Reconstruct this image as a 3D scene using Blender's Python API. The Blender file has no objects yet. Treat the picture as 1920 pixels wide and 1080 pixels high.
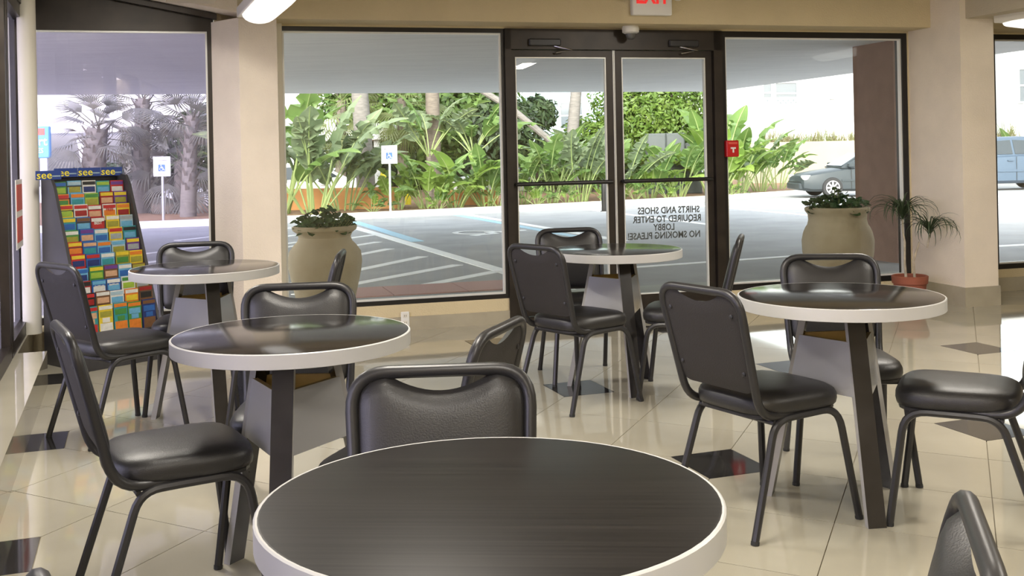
import bpy, math, random
from mathutils import Vector, Matrix

# ---------------------------------------------------------------- camera, sky, sun, exposure
sc = bpy.context.scene
COL = sc.collection
cam_d = bpy.data.cameras.new('camera'); cam = bpy.data.objects.new('camera', cam_d); COL.objects.link(cam)
cam_d.sensor_fit = 'HORIZONTAL'; cam_d.sensor_width = 36.0
cam_d.lens = 36.0 * 1994.0 / 1920.0
cam_d.shift_y = -(540.0 - 284.3) / 1920.0
cam_d.clip_start = 0.02; cam_d.clip_end = 500
cam.matrix_world = Matrix.Translation((0, 0, 1.33)) @ Matrix.Rotation(math.pi / 2, 4, 'X') @ Matrix.Rotation(-0.0205, 4, 'Z')
sc.camera = cam

sc.view_settings.view_transform = 'Standard'
sc.view_settings.look = 'None'
sc.view_settings.gamma = 1.0
sc.view_settings.use_curve_mapping = False
sc.view_settings.exposure = 0.0

world = bpy.data.worlds.new('world'); sc.world = world; world.use_nodes = True
wn = world.node_tree.nodes; wl = world.node_tree.links
sky = wn.new('ShaderNodeTexSky'); sky.sky_type = 'NISHITA'; sky.sun_disc = False
sky.sun_elevation = math.radians(29); sky.sun_rotation = math.radians(195)
sky.air_density = 1.3; sky.dust_density = 3.0; sky.ozone_density = 1.0
bg = wn['Background']; bg.inputs['Strength'].default_value = 0.88
hs = wn.new('ShaderNodeHueSaturation'); hs.inputs['Saturation'].default_value = 0.30
wl.new(sky.outputs[0], hs.inputs['Color']); wl.new(hs.outputs[0], bg.inputs['Color'])

sun_d = bpy.data.lights.new('sun', 'SUN'); sun_d.energy = 1.05; sun_d.angle = math.radians(0.6)
sun_d.color = (1.0, 0.96, 0.88)
sun = bpy.data.objects.new('sun', sun_d); COL.objects.link(sun)
sdir = Vector((0.22, 0.80, -0.46)).normalized()      # travel direction of the light
sun.rotation_euler = sdir.to_track_quat('-Z', 'Y').to_euler()

LAMP_POWER = 62.0
R = random.Random(7)
PI = math.pi

# ---------------------------------------------------------------- frames
H = 1.33
YW = 0.271
WD = Vector((math.cos(YW), math.sin(YW)))            # along the front wall, to the right
WN = Vector((-math.sin(YW), math.cos(YW)))           # outwards through the front wall
D0 = 7.956
def W(t, off, z=0.0):
    p = WD * t + WN * (D0 + off)
    return Vector((p.x, p.y, z))
def wall_n(x, y): return WN.x * x + WN.y * y
def wall_t(x, y): return WD.x * x + WD.y * y
WM = Matrix(((WD.x, WN.x, 0, WN.x * D0), (WD.y, WN.y, 0, WN.y * D0), (0, 0, 1, 0), (0, 0, 0, 1)))
LO = Vector((-2.79, 6.33)); LD = Vector((-0.342, 0.94)).normalized(); LN = Vector((LD.y, -LD.x))   # left wall ledge edge, inwards normal
LM = Matrix(((LD.x, LN.x, 0, LO.x), (LD.y, LN.y, 0, LO.y), (0, 0, 1, 0), (0, 0, 0, 1)))            # (along, inward, up)
def gz(x, y):
    n = wall_n(x, y)
    return -0.04 - 0.0115 * max(0.0, n - 8.0)

# ---------------------------------------------------------------- materials
MATS = {}
def mat(name, col, rough=0.5, metal=0.0, spec=0.5, var=0.0, vscale=8.0, bump=0.0, bscale=60.0, emit=None, estr=1.0,
        stretch=None, col2=None, coat=0.0, sheen=0.0, detail=4.0):
    m = bpy.data.materials.new(name); m.use_nodes = True
    nt = m.node_tree; b = nt.nodes['Principled BSDF']
    b.inputs['Base Color'].default_value = (*col, 1); b.inputs['Roughness'].default_value = rough
    b.inputs['Metallic'].default_value = metal; b.inputs['Specular IOR Level'].default_value = spec
    b.inputs['Coat Weight'].default_value = coat; b.inputs['Coat Roughness'].default_value = 0.08
    b.inputs['Sheen Weight'].default_value = sheen
    tc = None
    if var or bump or col2:
        tc = nt.nodes.new('ShaderNodeTexCoord'); mp = nt.nodes.new('ShaderNodeMapping')
        nt.links.new(tc.outputs['Object'], mp.inputs[0])
        if stretch: mp.inputs['Scale'].default_value = stretch
    if var or col2:
        n = nt.nodes.new('ShaderNodeTexNoise'); n.inputs['Scale'].default_value = vscale; n.inputs['Detail'].default_value = detail
        nt.links.new(mp.outputs[0], n.inputs['Vector'])
        r = nt.nodes.new('ShaderNodeValToRGB')
        c2 = col2 if col2 else tuple(min(1, c * (1 + var)) for c in col)
        c1 = col if col2 else tuple(c * (1 - var) for c in col)
        r.color_ramp.elements[0].color = (*c1, 1); r.color_ramp.elements[1].color = (*c2, 1)
        r.color_ramp.elements[0].position = 0.32; r.color_ramp.elements[1].position = 0.68
        nt.links.new(n.outputs['Fac'], r.inputs['Fac']); nt.links.new(r.outputs['Color'], b.inputs['Base Color'])
    if bump:
        n2 = nt.nodes.new('ShaderNodeTexNoise'); n2.inputs['Scale'].default_value = bscale; n2.inputs['Detail'].default_value = 5
        nt.links.new(mp.outputs[0], n2.inputs['Vector'])
        bp = nt.nodes.new('ShaderNodeBump'); bp.inputs['Strength'].default_value = bump; bp.inputs['Distance'].default_value = 0.01
        nt.links.new(n2.outputs['Fac'], bp.inputs['Height']); nt.links.new(bp.outputs[0], b.inputs['Normal'])
    if emit:
        b.inputs['Emission Color'].default_value = (*emit, 1); b.inputs['Emission Strength'].default_value = estr
    MATS[name] = m
    return m
def leaf_mat(name, c1, c2, trans=0.35, rough=0.45, vscale=1.5):
    m = mat(name, c1, rough, col2=c2, vscale=vscale)
    nt = m.node_tree; b = nt.nodes['Principled BSDF']; out = nt.nodes['Material Output']
    ramp = [n for n in nt.nodes if n.type == 'VALTORGB'][0]
    tr = nt.nodes.new('ShaderNodeBsdfTranslucent'); mx = nt.nodes.new('ShaderNodeMixShader'); mx.inputs[0].default_value = trans
    nt.links.new(ramp.outputs['Color'], tr.inputs['Color'])
    nt.links.new(b.outputs[0], mx.inputs[1]); nt.links.new(tr.outputs[0], mx.inputs[2]); nt.links.new(mx.outputs[0], out.inputs['Surface'])
    return m
def glass_mat(name, tint, ior=1.45, haze=0.0, hazecol=(1, 1, 1)):
    m = bpy.data.materials.new(name); m.use_nodes = True; nt = m.node_tree
    for n in list(nt.nodes):
        if n.type != 'OUTPUT_MATERIAL': nt.nodes.remove(n)
    out = nt.nodes['Material Output']
    t = nt.nodes.new('ShaderNodeBsdfTransparent'); t.inputs['Color'].default_value = (*tint, 1)
    g = nt.nodes.new('ShaderNodeBsdfGlossy'); g.inputs['Roughness'].default_value = 0.0
    f = nt.nodes.new('ShaderNodeFresnel'); f.inputs['IOR'].default_value = ior
    mx = nt.nodes.new('ShaderNodeMixShader')
    nt.links.new(f.outputs[0], mx.inputs[0]); nt.links.new(t.outputs[0], mx.inputs[1]); nt.links.new(g.outputs[0], mx.inputs[2])
    last = mx
    if haze:
        d = nt.nodes.new('ShaderNodeBsdfTranslucent'); d.inputs['Color'].default_value = (*hazecol, 1)
        m2 = nt.nodes.new('ShaderNodeMixShader'); m2.inputs[0].default_value = haze
        nt.links.new(mx.outputs[0], m2.inputs[1]); nt.links.new(d.outputs[0], m2.inputs[2]); last = m2
    nt.links.new(last.outputs[0], out.inputs['Surface'])
    MATS[name] = m
    return m

mat('wall_paint', (0.64, 0.54, 0.34), 0.75, var=0.04, vscale=3, bump=0.35, bscale=90)
mat('pillar_paint', (0.82, 0.73, 0.60), 0.75, var=0.05, vscale=3, bump=0.35, bscale=90)
mat('ceiling_paint', (0.52, 0.46, 0.34), 0.8, bump=0.3, bscale=70)
mat('trim_white', (0.78, 0.75, 0.66), 0.5)
mat('base_tile', (0.40, 0.36, 0.27), 0.25, var=0.1, vscale=4)
mat('tile_cream', (0.43, 0.40, 0.315), 0.05, spec=1.0, var=0.06, vscale=2.2, detail=6)
mat('tile_black', (0.025, 0.024, 0.024), 0.06, spec=0.7, var=0.2, vscale=5)
mat('grout', (0.30, 0.26, 0.19), 0.8)
mat('frame_brown', (0.030, 0.023, 0.018), 0.38, metal=0.3, var=0.25, vscale=6)
mat('frame_dark', (0.026, 0.024, 0.023), 0.32, metal=0.4)
mat('gasket', (0.80, 0.80, 0.76), 0.35, metal=0.2)
mat('chrome', (0.75, 0.75, 0.75), 0.2, metal=1.0)
mat('steel_dark', (0.035, 0.034, 0.035), 0.36, metal=0.35, spec=0.5)
mat('vinyl', (0.018, 0.017, 0.017), 0.40, spec=0.55, bump=0.12, bscale=300)
mat('vinyl_back', (0.026, 0.023, 0.022), 0.6, spec=0.35, bump=0.2, bscale=250)
mat('rubber', (0.02, 0.02, 0.02), 0.7)
mat('laminate', (0.010, 0.0088, 0.0082), 0.12, spec=0.42, col2=(0.027, 0.0235, 0.0215), vscale=4.0, stretch=(0.5, 40, 40), detail=8)
mat('laminate_matte', (0.0055, 0.0047, 0.0043), 0.40, spec=0.16, col2=(0.0165, 0.0143, 0.013), vscale=4.0, stretch=(0.5, 40, 40), detail=8)
mat('edge_band', (0.52, 0.515, 0.50), 0.32, spec=0.4)
mat('leg_dark', (0.022, 0.020, 0.020), 0.25, spec=0.5, var=0.15, vscale=12)
mat('leg_edge', (0.42, 0.41, 0.40), 0.4)
mat('panel_grey', (0.36, 0.36, 0.37), 0.22, spec=0.6)
mat('raw_wood', (0.50, 0.34, 0.10), 0.6, var=0.15, vscale=10)
mat('rack_black', (0.045, 0.043, 0.047), 0.42, var=0.12, vscale=5)
mat('terracotta', (0.27, 0.080, 0.045), 0.7, var=0.12, vscale=9)
mat('soil', (0.05, 0.035, 0.025), 0.95, bump=0.6, bscale=60)
mat('stem_tan', (0.42, 0.36, 0.27), 0.8, var=0.2, vscale=30)
leaf_mat('dracaena_leaf', (0.035, 0.06, 0.028), (0.07, 0.10, 0.045), 0.2)
mat('plastic_white', (0.80, 0.79, 0.75), 0.35)
mat('red_letter', (0.75, 0.015, 0.02), 0.4, emit=(1, 0.02, 0.02), estr=0.5)
mat('red_alarm', (0.50, 0.012, 0.012), 0.35)
mat('lens_glass', (0.10, 0.10, 0.10), 0.05, spec=0.9)
mat('letter_grey', (0.12, 0.12, 0.125), 0.6)
mat('diffuser', (0.95, 0.95, 0.93), 0.4, emit=(1.0, 0.97, 0.90), estr=1.1)
mat('asphalt', (0.385, 0.385, 0.388), 0.85, var=0.10, vscale=1.2, bump=0.4, bscale=150, detail=8)
mat('concrete', (0.46, 0.47, 0.44), 0.85, var=0.06, vscale=3, bump=0.25, bscale=100)
mat('curb_white', (0.82, 0.81, 0.77), 0.7, var=0.05, vscale=3)
mat('paint_white', (0.93, 0.93, 0.92), 0.6, var=0.04, vscale=6)
mat('paint_blue', (0.36, 0.58, 0.72), 0.6, var=0.05, vscale=6)
mat('tactile_red', (0.50, 0.30, 0.27), 0.7, bump=1.0, bscale=40)
mat('mulch', (0.20, 0.10, 0.055), 0.95, col2=(0.34, 0.22, 0.13), vscale=9, bump=0.8, bscale=30)
mat('soffit', (0.80, 0.78, 0.76), 0.9, var=0.05, vscale=2.0, stretch=(0.5, 3, 1), bump=0.5, bscale=14)
mat('brown_stucco', (0.31, 0.185, 0.14), 0.85, var=0.10, vscale=5, bump=0.5, bscale=60)
mat('orange_stucco', (0.70, 0.34, 0.13), 0.85, var=0.08, vscale=2)
mat('cream_stucco', (0.34, 0.295, 0.22), 0.85, var=0.05, vscale=1)
mat('urn_stone', (0.50, 0.39, 0.26), 0.8, col2=(0.62, 0.51, 0.37), vscale=3, bump=0.25, bscale=60)
leaf_mat('geranium', (0.03, 0.075, 0.025), (0.09, 0.17, 0.06), 0.25, vscale=9)
leaf_mat('banana_green', (0.079, 0.162, 0.039), (0.190, 0.295, 0.078), 0.4)
leaf_mat('banana_light', (0.178, 0.309, 0.049), (0.328, 0.443, 0.104), 0.45)
leaf_mat('banana_grey', (0.126, 0.187, 0.093), (0.246, 0.299, 0.167), 0.35)
leaf_mat('fan_green', (0.097, 0.139, 0.043), (0.223, 0.257, 0.093), 0.3)
leaf_mat('fan_grey', (0.113, 0.118, 0.097), (0.202, 0.202, 0.176), 0.3)
leaf_mat('tree_green', (0.046, 0.101, 0.022), (0.154, 0.243, 0.053), 0.35, vscale=2.5)
leaf_mat('tree_dark', (0.024, 0.048, 0.020), (0.072, 0.112, 0.040), 0.3, vscale=2.5)
leaf_mat('hedge_lime', (0.072, 0.151, 0.017), (0.184, 0.269, 0.049), 0.4, vscale=2.5)
leaf_mat('dry_grass', (0.210, 0.180, 0.096), (0.192, 0.228, 0.084), 0.3, vscale=3)
mat('bark', (0.17, 0.14, 0.115), 0.9, var=0.25, vscale=6, stretch=(1, 1, 6), bump=0.7, bscale=20)
mat('bark_grey', (0.18, 0.165, 0.15), 0.9, var=0.2, vscale=5, stretch=(1, 1, 5), bump=0.6, bscale=16)
mat('stalk', (0.30, 0.38, 0.14), 0.6)
mat('cabinet_grey', (0.075, 0.085, 0.083), 0.6, var=0.05, vscale=2)
mat('house_white', (0.50, 0.525, 0.53), 0.8)
mat('house_blue', (0.50, 0.66, 0.72), 0.8)
mat('roof_white', (0.85, 0.85, 0.84), 0.6)
mat('window_dark', (0.10, 0.12, 0.14), 0.1, spec=0.8)
mat('car_grey', (0.045, 0.055, 0.06), 0.35, spec=0.3)
mat('car_blue', (0.08, 0.115, 0.16), 0.35, spec=0.3)
mat('car_white', (0.80, 0.80, 0.80), 0.25, coat=0.6)
mat('car_glass', (0.03, 0.04, 0.045), 0.05, spec=0.9)
mat('tyre', (0.025, 0.025, 0.026), 0.8)
mat('alloy', (0.62, 0.62, 0.62), 0.35, metal=0.6)
mat('lamp_lens', (0.75, 0.72, 0.66), 0.15, spec=0.8)
mat('sign_white', (0.88, 0.89, 0.88), 0.5)
mat('sign_blue', (0.03, 0.12, 0.42), 0.5)
mat('sign_sky', (0.10, 0.32, 0.62), 0.5)
mat('sign_red', (0.65, 0.10, 0.07), 0.5)
mat('post_grey', (0.48, 0.49, 0.49), 0.5, metal=0.3)
mat('yellow_paint', (0.85, 0.70, 0.04), 0.5)
mat('banner_blue', (0.025, 0.06, 0.27), 0.4)
mat('banner_yellow', (0.90, 0.78, 0.05), 0.4)
glass_mat('glass_clear', (0.93, 0.95, 0.94))
glass_mat('glass_violet', (0.80, 0.78, 0.90), haze=0.07, hazecol=(0.80, 0.78, 0.95))

# ---------------------------------------------------------------- mesh builder
class MB:
    def __init__(s): s.v = []; s.f = []; s.m = []; s.cur = 0
    def add(s, vs, fs):
        o = len(s.v); s.v += [tuple(v) for v in vs]
        for f in fs: s.f.append([o + i for i in f]); s.m.append(s.cur)
        return s
    def box(s, x0, x1, y0, y1, z0, z1, M=None):
        vs = [Vector(p) for p in ((x0,y0,z0),(x1,y0,z0),(x1,y1,z0),(x0,y1,z0),(x0,y0,z1),(x1,y0,z1),(x1,y1,z1),(x0,y1,z1))]
        if M is not None: vs = [M @ v for v in vs]
        return s.add(vs, [(0,3,2,1),(4,5,6,7),(0,1,5,4),(1,2,6,5),(2,3,7,6),(3,0,4,7)])
    def bbox(s, x0, x1, y0, y1, z0, z1, b=0.004, M=None):           # bevelled box: chamfered in plan and at both ends
        ring = lambda i, z: [(x0+b+i,y0+i,z),(x1-b-i,y0+i,z),(x1-i,y0+b+i,z),(x1-i,y1-b-i,z),(x1-b-i,y1-i,z),(x0+b+i,y1-i,z),(x0+i,y1-b-i,z),(x0+i,y0+b+i,z)]
        vs = [Vector(p) for p in ring(b*0.7, z0) + ring(0, z0+b) + ring(0, z1-b) + ring(b*0.7, z1)]
        if M is not None: vs = [M @ v for v in vs]
        fs = [tuple(range(7,-1,-1)), tuple(range(24,32))]
        for k in range(3):
            for i in range(8): j = (i+1) % 8; fs.append((k*8+i, k*8+j, k*8+8+j, k*8+8+i))
        return s.add(vs, fs)
    def prism(s, poly, a, b, M=None, axis='z'):                      # poly in 2D, extruded a..b along axis
        n = len(poly)
        def P(p, h): return Vector((p[0], p[1], h)) if axis == 'z' else (Vector((p[0], h, p[1])) if axis == 'y' else Vector((h, p[0], p[1])))
        vs = [P(p, a) for p in poly] + [P(p, b) for p in poly]
        if M is not None: vs = [M @ v for v in vs]
        return s.add(vs, [tuple(range(n-1,-1,-1)), tuple(range(n,2*n))] + [(i,(i+1)%n,n+(i+1)%n,n+i) for i in range(n)])
    def tube(s, pts, r, seg=8, caps=True, closed=False, flat=None):
        pts = [Vector(p) for p in pts]; n = len(pts); vs = []; up = None
        for i, p in enumerate(pts):
            a = pts[i-1] if (i > 0 or closed) else p; b = pts[(i+1) % n] if (i < n-1 or closed) else p
            t = (b-a).normalized()
            if up is None:
                up = t.orthogonal().normalized()
            up = (up - t*up.dot(t))
            up = up.normalized() if up.length > 1e-6 else t.orthogonal().normalized()
            sd = t.cross(up); rr = r[i] if isinstance(r, (list,tuple)) else r
            for k in range(seg):
                an = 2*PI*k/seg
                vs.append(p + up*math.cos(an)*rr + sd*math.sin(an)*rr)
        fs = []
        for i in range(n if closed else n-1):
            o = i*seg; q = ((i+1) % n)*seg
            for k in range(seg): fs.append((o+k, o+(k+1)%seg, q+(k+1)%seg, q+k))
        if caps and not closed:
            fs.append(tuple(range(seg-1,-1,-1))); fs.append(tuple((n-1)*seg+k for k in range(seg)))
        return s.add(vs, fs)
    def lathe(s, prof, seg=24, M=None, cap0=True, cap1=True):        # profile of (r, z)
        vs = []
        for r_, z in prof:
            for k in range(seg):
                a = 2*PI*k/seg; v = Vector((r_*math.cos(a), r_*math.sin(a), z))
                vs.append(M @ v if M is not None else v)
        fs = []
        for i in range(len(prof)-1):
            for k in range(seg): fs.append((i*seg+k, i*seg+(k+1)%seg, (i+1)*seg+(k+1)%seg, (i+1)*seg+k))
        if cap0: fs.append(tuple(range(seg-1,-1,-1)))
        if cap1: fs.append(tuple((len(prof)-1)*seg+k for k in range(seg)))
        return s.add(vs, fs)
    def rings(s, rs, cap0=True, cap1=True, M=None):                  # list of equal-length rings of points
        n = len(rs[0]); vs = [Vector(p) for r_ in rs for p in r_]
        if M is not None: vs = [M @ v for v in vs]
        fs = []
        for i in range(len(rs)-1):
            for k in range(n): fs.append((i*n+k, i*n+(k+1)%n, (i+1)*n+(k+1)%n, (i+1)*n+k))
        if cap0: fs.append(tuple(range(n-1,-1,-1)))
        if cap1: fs.append(tuple((len(rs)-1)*n+k for k in range(n)))
        return s.add(vs, fs)
    def grid(s, fn, nu, nv, flip=False):
        vs = [fn(i/nu, j/nv) for j in range(nv+1) for i in range(nu+1)]
        fs = []
        for j in range(nv):
            for i in range(nu):
                a = j*(nu+1)+i; q = (a, a+1, a+nu+2, a+nu+1); fs.append(q[::-1] if flip else q)
        return s.add(vs, fs)
    def mesh(s, name, mats, smooth=False):
        me = bpy.data.meshes.new(name); me.from_pydata(s.v, [], s.f); me.update()
        for mm in (mats if isinstance(mats, (list,tuple)) else [mats]): me.materials.append(MATS[mm])
        if isinstance(mats, (list,tuple)): me.polygons.foreach_set('material_index', s.m)
        if smooth:
            me.polygons.foreach_set('use_smooth', [True]*len(me.polygons))
            if smooth != 'all':
                try: me.set_sharp_from_angle(angle=math.radians(38))
                except Exception: pass
        return me
    def build(s, name, mats, parent=None, smooth=False):
        return put(name, s.mesh(name, mats, smooth), parent)
def put(name, me, parent=None, loc=None, rz=None, M=None):
    o = bpy.data.objects.new(name, me); COL.objects.link(o)
    if parent is not None: o.parent = parent
    if M is not None: o.matrix_local = M
    else:
        if loc is not None: o.location = loc
        if rz is not None: o.rotation_euler = (0, 0, rz)
    return o
def empty(name, loc=(0,0,0), rz=0.0):
    o = bpy.data.objects.new(name, None); COL.objects.link(o); o.empty_display_size = 0.1
    o.location = loc; o.rotation_euler = (0, 0, rz)
    return o
def tag(o, label, cat, group=None, kind=None):
    o['label'] = label; o['category'] = cat
    if group: o['group'] = group
    if kind: o['kind'] = kind
    return o
def struct(o, label=None):
    o['kind'] = 'structure'
    if label: o['label'] = label
    return o
def copy_tree(o, parent=None):
    c = o.copy(); COL.objects.link(c); c.parent = parent
    for ch in o.children: copy_tree(ch, c)
    return c
def fillet(pts, r, n=5):
    pts = [Vector(p) for p in pts]; out = [pts[0]]
    for i in range(1, len(pts)-1):
        rr = r[i-1] if isinstance(r, (list,tuple)) else r
        a, p, b = pts[i-1], pts[i], pts[i+1]
        d1 = (a-p); d2 = (b-p); k = min(rr, d1.length*0.48, d2.length*0.48)
        q1 = p + d1.normalized()*k; q2 = p + d2.normalized()*k
        for j in range(n+1):
            t = j/n; out.append(q1*(1-t)**2 + p*2*t*(1-t) + q2*t*t)
    out.append(pts[-1]); return out
def text_mesh(body, size, depth, name, matn, bold=0.0, align='CENTER'):
    cu = bpy.data.curves.new(name, 'FONT'); cu.body = body; cu.size = size; cu.extrude = depth; cu.offset = bold
    cu.align_x = align; cu.align_y = 'CENTER'; cu.resolution_u = 2
    o = bpy.data.objects.new(name, cu); COL.objects.link(o)
    bpy.context.view_layer.update()
    dg = bpy.context.evaluated_depsgraph_get()
    me = bpy.data.meshes.new_from_object(o.evaluated_get(dg))
    bpy.data.objects.remove(o); bpy.data.curves.remove(cu)
    me.name = name; me.materials.clear(); me.materials.append(MATS[matn])
    return me

# ---------------------------------------------------------------- ground outside
def build_ground():
    b = MB()
    ts = [-60, -20, -8, 0, 8, 16, 30, 70]; ns = [-8, 0, 8, 15, 25, 40, 70, 120]
    vs = []
    for n in ns:
        for t in ts:
            p = WD*t + WN*n; z = -0.06 - 0.0115*max(0, n-8)
            vs.append((p.x, p.y, z + 0.02))
    k = len(ts); fs = [(j*k+i, j*k+i+1, j*k+k+i+1, j*k+k+i) for j in range(len(ns)-1) for i in range(k-1)]
    b.add(vs, fs)
    struct(b.build('ground_asphalt', 'asphalt'), 'grey asphalt of the car park outside the windows')
build_ground()
def flat_poly(b, pts, lift=0.006):
    top = [Vector((x, y, gz(x, y)+lift)) for x, y in pts]; bot = [Vector((x, y, gz(x, y)-0.01)) for x, y in pts]
    n = len(pts)
    ar = sum(pts[i][0]*pts[(i+1)%n][1]-pts[(i+1)%n][0]*pts[i][1] for i in range(n))
    if ar < 0: top.reverse(); bot.reverse()
    b.add(top+bot, [tuple(range(n)), tuple(range(2*n-1,n-1,-1))] + [((i+1)%n, i, n+i, n+(i+1)%n) for i in range(n)])
def stripe(name, p, q, w, matn, label, lift=0.006, cat='road marking', group='painted lines on the car park'):
    b = MB(); p = Vector(p); q = Vector(q); d = (q-p).normalized(); s = Vector((-d.y, d.x))*w/2
    flat_poly(b, [tuple(p+s), tuple(q+s), tuple(q-s), tuple(p-s)], lift)
    return tag(b.build(name, matn), label, cat, group)
# walk along the front of the building
b = MB()
b.prism([tuple((W(t, o)).xy) for t, o in ((-9, 0.0), (12, 0.0), (12, 1.9), (-9, 1.9))], -0.16, -0.03)
struct(b.build('sidewalk', 'concrete'), 'grey concrete walk along the outside of the front windows')
tp = empty('tactile_strip', (0, 0, 0)); tag(tp, 'red textured warning strip at the edge of the walk', 'paving')
for i, (t0, t1) in enumerate(((0.9, 1.65), (1.66, 2.4), (2.41, 3.15), (3.16, 3.9))):
    b = MB(); flat_poly(b, [tuple(W(t, o).xy) for t, o in ((t0, 2.45), (t1, 2.45), (t1, 3.25), (t0, 3.25))], 0.012)
    b.build('tactile_panel', 'tactile_red', tp)
stripe('parking_line', (-3.40, 22.6), (0.75, 9.9), 0.19, 'paint_white', 'long white line bounding the hatched parking aisle')
stripe('parking_line', (-3.70, 24.8), (-1.62, 17.9), 0.22, 'paint_blue', 'pale blue stripe beside the long white aisle line', lift=0.007)
for i, (p, q, l) in enumerate((((-4.0, 16.6), (-2.62, 19.9), 'farthest'), ((-3.8, 14.2), (-2.30, 18.0), 'second farthest'), ((-3.5, 11.9), (-1.92, 16.45), 'third farthest'),
                              ((-2.95, 10.5), (-1.28, 14.9), 'third nearest'), ((-2.2, 10.75), (-0.72, 13.55), 'second nearest'), ((-0.95, 11.35), (-0.22, 12.6), 'nearest'))):
    stripe('hatch_line', p, q, 0.165, 'paint_white', 'white diagonal aisle hatch line, %s from the window' % l if l != 'nearest' else 'short white diagonal hatch line nearest the window', group='aisle hatch lines')
for p, q, l in (((-6.2, 19.6), (-4.73, 22.97), 'upper'), ((-5.8, 16.5), (-4.16, 20.38), 'middle'), ((-5.4, 14.4), (-3.72, 18.45), 'lower')):
    stripe('hatch_line', p, q, 0.165, 'paint_white', 'white hatch line left of the tall urn, %s one' % l, group='aisle hatch lines')
stripe('parking_line', (-1.15, 27.0), (1.75, 16.9), 0.19, 'paint_white', 'white bay line behind the door-side chair back')
stripe('parking_line', (-1.42, 26.9), (1.35, 17.2), 0.20, 'paint_blue', 'pale blue stripe left of the white bay line behind the door', lift=0.007)
stripe('parking_line', (1.75, 29.4), (3.80, 20.6), 0.18, 'paint_white', 'white bay line running behind the door lettering')
stripe('parking_line', (4.64, 31.35), (6.60, 22.2), 0.18, 'paint_white', 'white bay line crossing from door into right window')
stripe('parking_line', (1.20, 12.60), (4.60, 14.1), 0.16, 'paint_white', 'white line running low across doors and right window')
stripe('parking_line', (7.66, 33.34), (8.60, 29.2), 0.18, 'paint_white', 'short white bay line in front of the grey sedan')
stripe('parking_line', (13.2, 30.4), (16.6, 31.0), 0.19, 'paint_white', 'upper white line seen in the far right window')
stripe('parking_line', (10.8, 25.6), (13.6, 26.1), 0.18, 'paint_white', 'middle white line seen in the far right window')
stripe('parking_line', (6.2, 14.3), (8.2, 14.9), 0.16, 'paint_white', 'lower white line seen in the far right window')

def wheelchair(b, M, th):                                            # symbol of access, in a unit box facing +z
    arc = [(0.42+0.26*math.cos(a), 0.30+0.26*math.sin(a)) for a in [math.radians(110+i*18) for i in range(15)]]
    for (x0, y0), (x1, y1) in zip(arc, arc[1:]): bar(b, x0, y0, x1, y1, 0.07, M, th)
    for x0, y0, x1, y1 in ((0.40, 0.80, 0.45, 0.45), (0.45, 0.45, 0.72, 0.45), (0.72, 0.45, 0.86, 0.12), (0.42, 0.62, 0.68, 0.62), (0.86, 0.12, 0.97, 0.16)):
        bar(b, x0, y0, x1, y1, 0.09, M, th)
    b.prism([(0.38+0.075*math.cos(2*PI*k/12), 0.92+0.075*math.sin(2*PI*k/12)) for k in range(12)], 0, th, M)
def bar(b, x0, y0, x1, y1, w, M, th):
    d = Vector((x1-x0, y1-y0)); d.normalize(); s = Vector((-d.y, d.x))*w/2; e = d*w*0.3
    p = [(x0-e.x+s.x, y0-e.y+s.y), (x0-e.x-s.x, y0-e.y-s.y), (x1+e.x-s.x, y1+e.y-s.y), (x1+e.x+s.x, y1+e.y+s.y)]
    b.prism(p, 0, th, M)
b = MB()
ax = Vector((0.36, -0.93, 0.0)); ay = Vector((0.93, 0.36, -0.003))
px_, py_ = -1.35, 20.3
Mw = Matrix(((ax.x*1.5, ay.x*1.5, 0, px_), (ax.y*1.5, ay.y*1.5, 0, py_), (0, -0.012, 1, gz(px_, py_)+0.012), (0, 0, 0, 1)))
wheelchair(b, Mw, 0.006)
tag(b.build('wheelchair_symbol', 'paint_white'), 'white wheelchair symbol painted on the asphalt bay', 'road marking')

# curb and planting bed
curb_pts = [(-16.0, 20.6), (-8.4, 24.1), (-5.4, 25.1), (-0.3, 27.96), (5.93, 32.13), (9.22, 35.2), (14, 40.0), (30, 50)]
b = MB(); n = len(curb_pts); rs = []
for i, p in enumerate(curb_pts):
    a = Vector(curb_pts[max(0, i-1)]); c = Vector(curb_pts[min(n-1, i+1)]); d = (c-a).normalized(); s = Vector((-d.y, d.x))
    p = Vector(p); z = gz(p.x, p.y)
    rs.append([(p.x, p.y, z-0.05), (p.x, p.y, z+0.13), (p.x+s.x*0.03, p.y+s.y*0.03, z+0.15), (p.x+s.x*0.28, p.y+s.y*0.28, z+0.15), (p.x+s.x*0.28, p.y+s.y*0.28, z-0.05)])
b.rings(rs)
struct(b.build('curb', 'curb_white'), 'white curb along the planting bed')
b = MB(); top = []; far = []
for p in curb_pts:
    p = Vector(p); z = gz(p.x, p.y); top.append((p.x-0.12, p.y+0.22, z+0.11)); far.append((p.x-3.0, p.y+14.0, z+0.16))
m_ = len(top); b.add(top+far, [(i, i+1, m_+i+1, m_+i) for i in range(m_-1)])
struct(b.build('planting_bed', 'mulch'), 'brown mulch bed behind the white curb')

# ---------------------------------------------------------------- room shell
BACK = -9.9          # offset of the back wall from the front wall
TR = 9.6             # right wall
def wbox(b, t0, t1, o0, o1, z0, z1): b.box(t0, t1, o0, o1, z0, z1, WM)
def left_t(off):     # t of the left wall glass line at a front-wall offset
    # point LO - LN*0.22 + LD*s with given wall offset
    p = LO - LN*0.22; s = (D0 + off - wall_n(p.x, p.y)) / (WN.x*LD.x + WN.y*LD.y); q = p + LD*s
    return wall_t(q.x, q.y)
room = [(left_t(0.0), 0.0), (TR, 0.0), (TR, BACK), (left_t(BACK), BACK)]
room_xy = [tuple(W(t, o).xy) for t, o in room]

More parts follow.
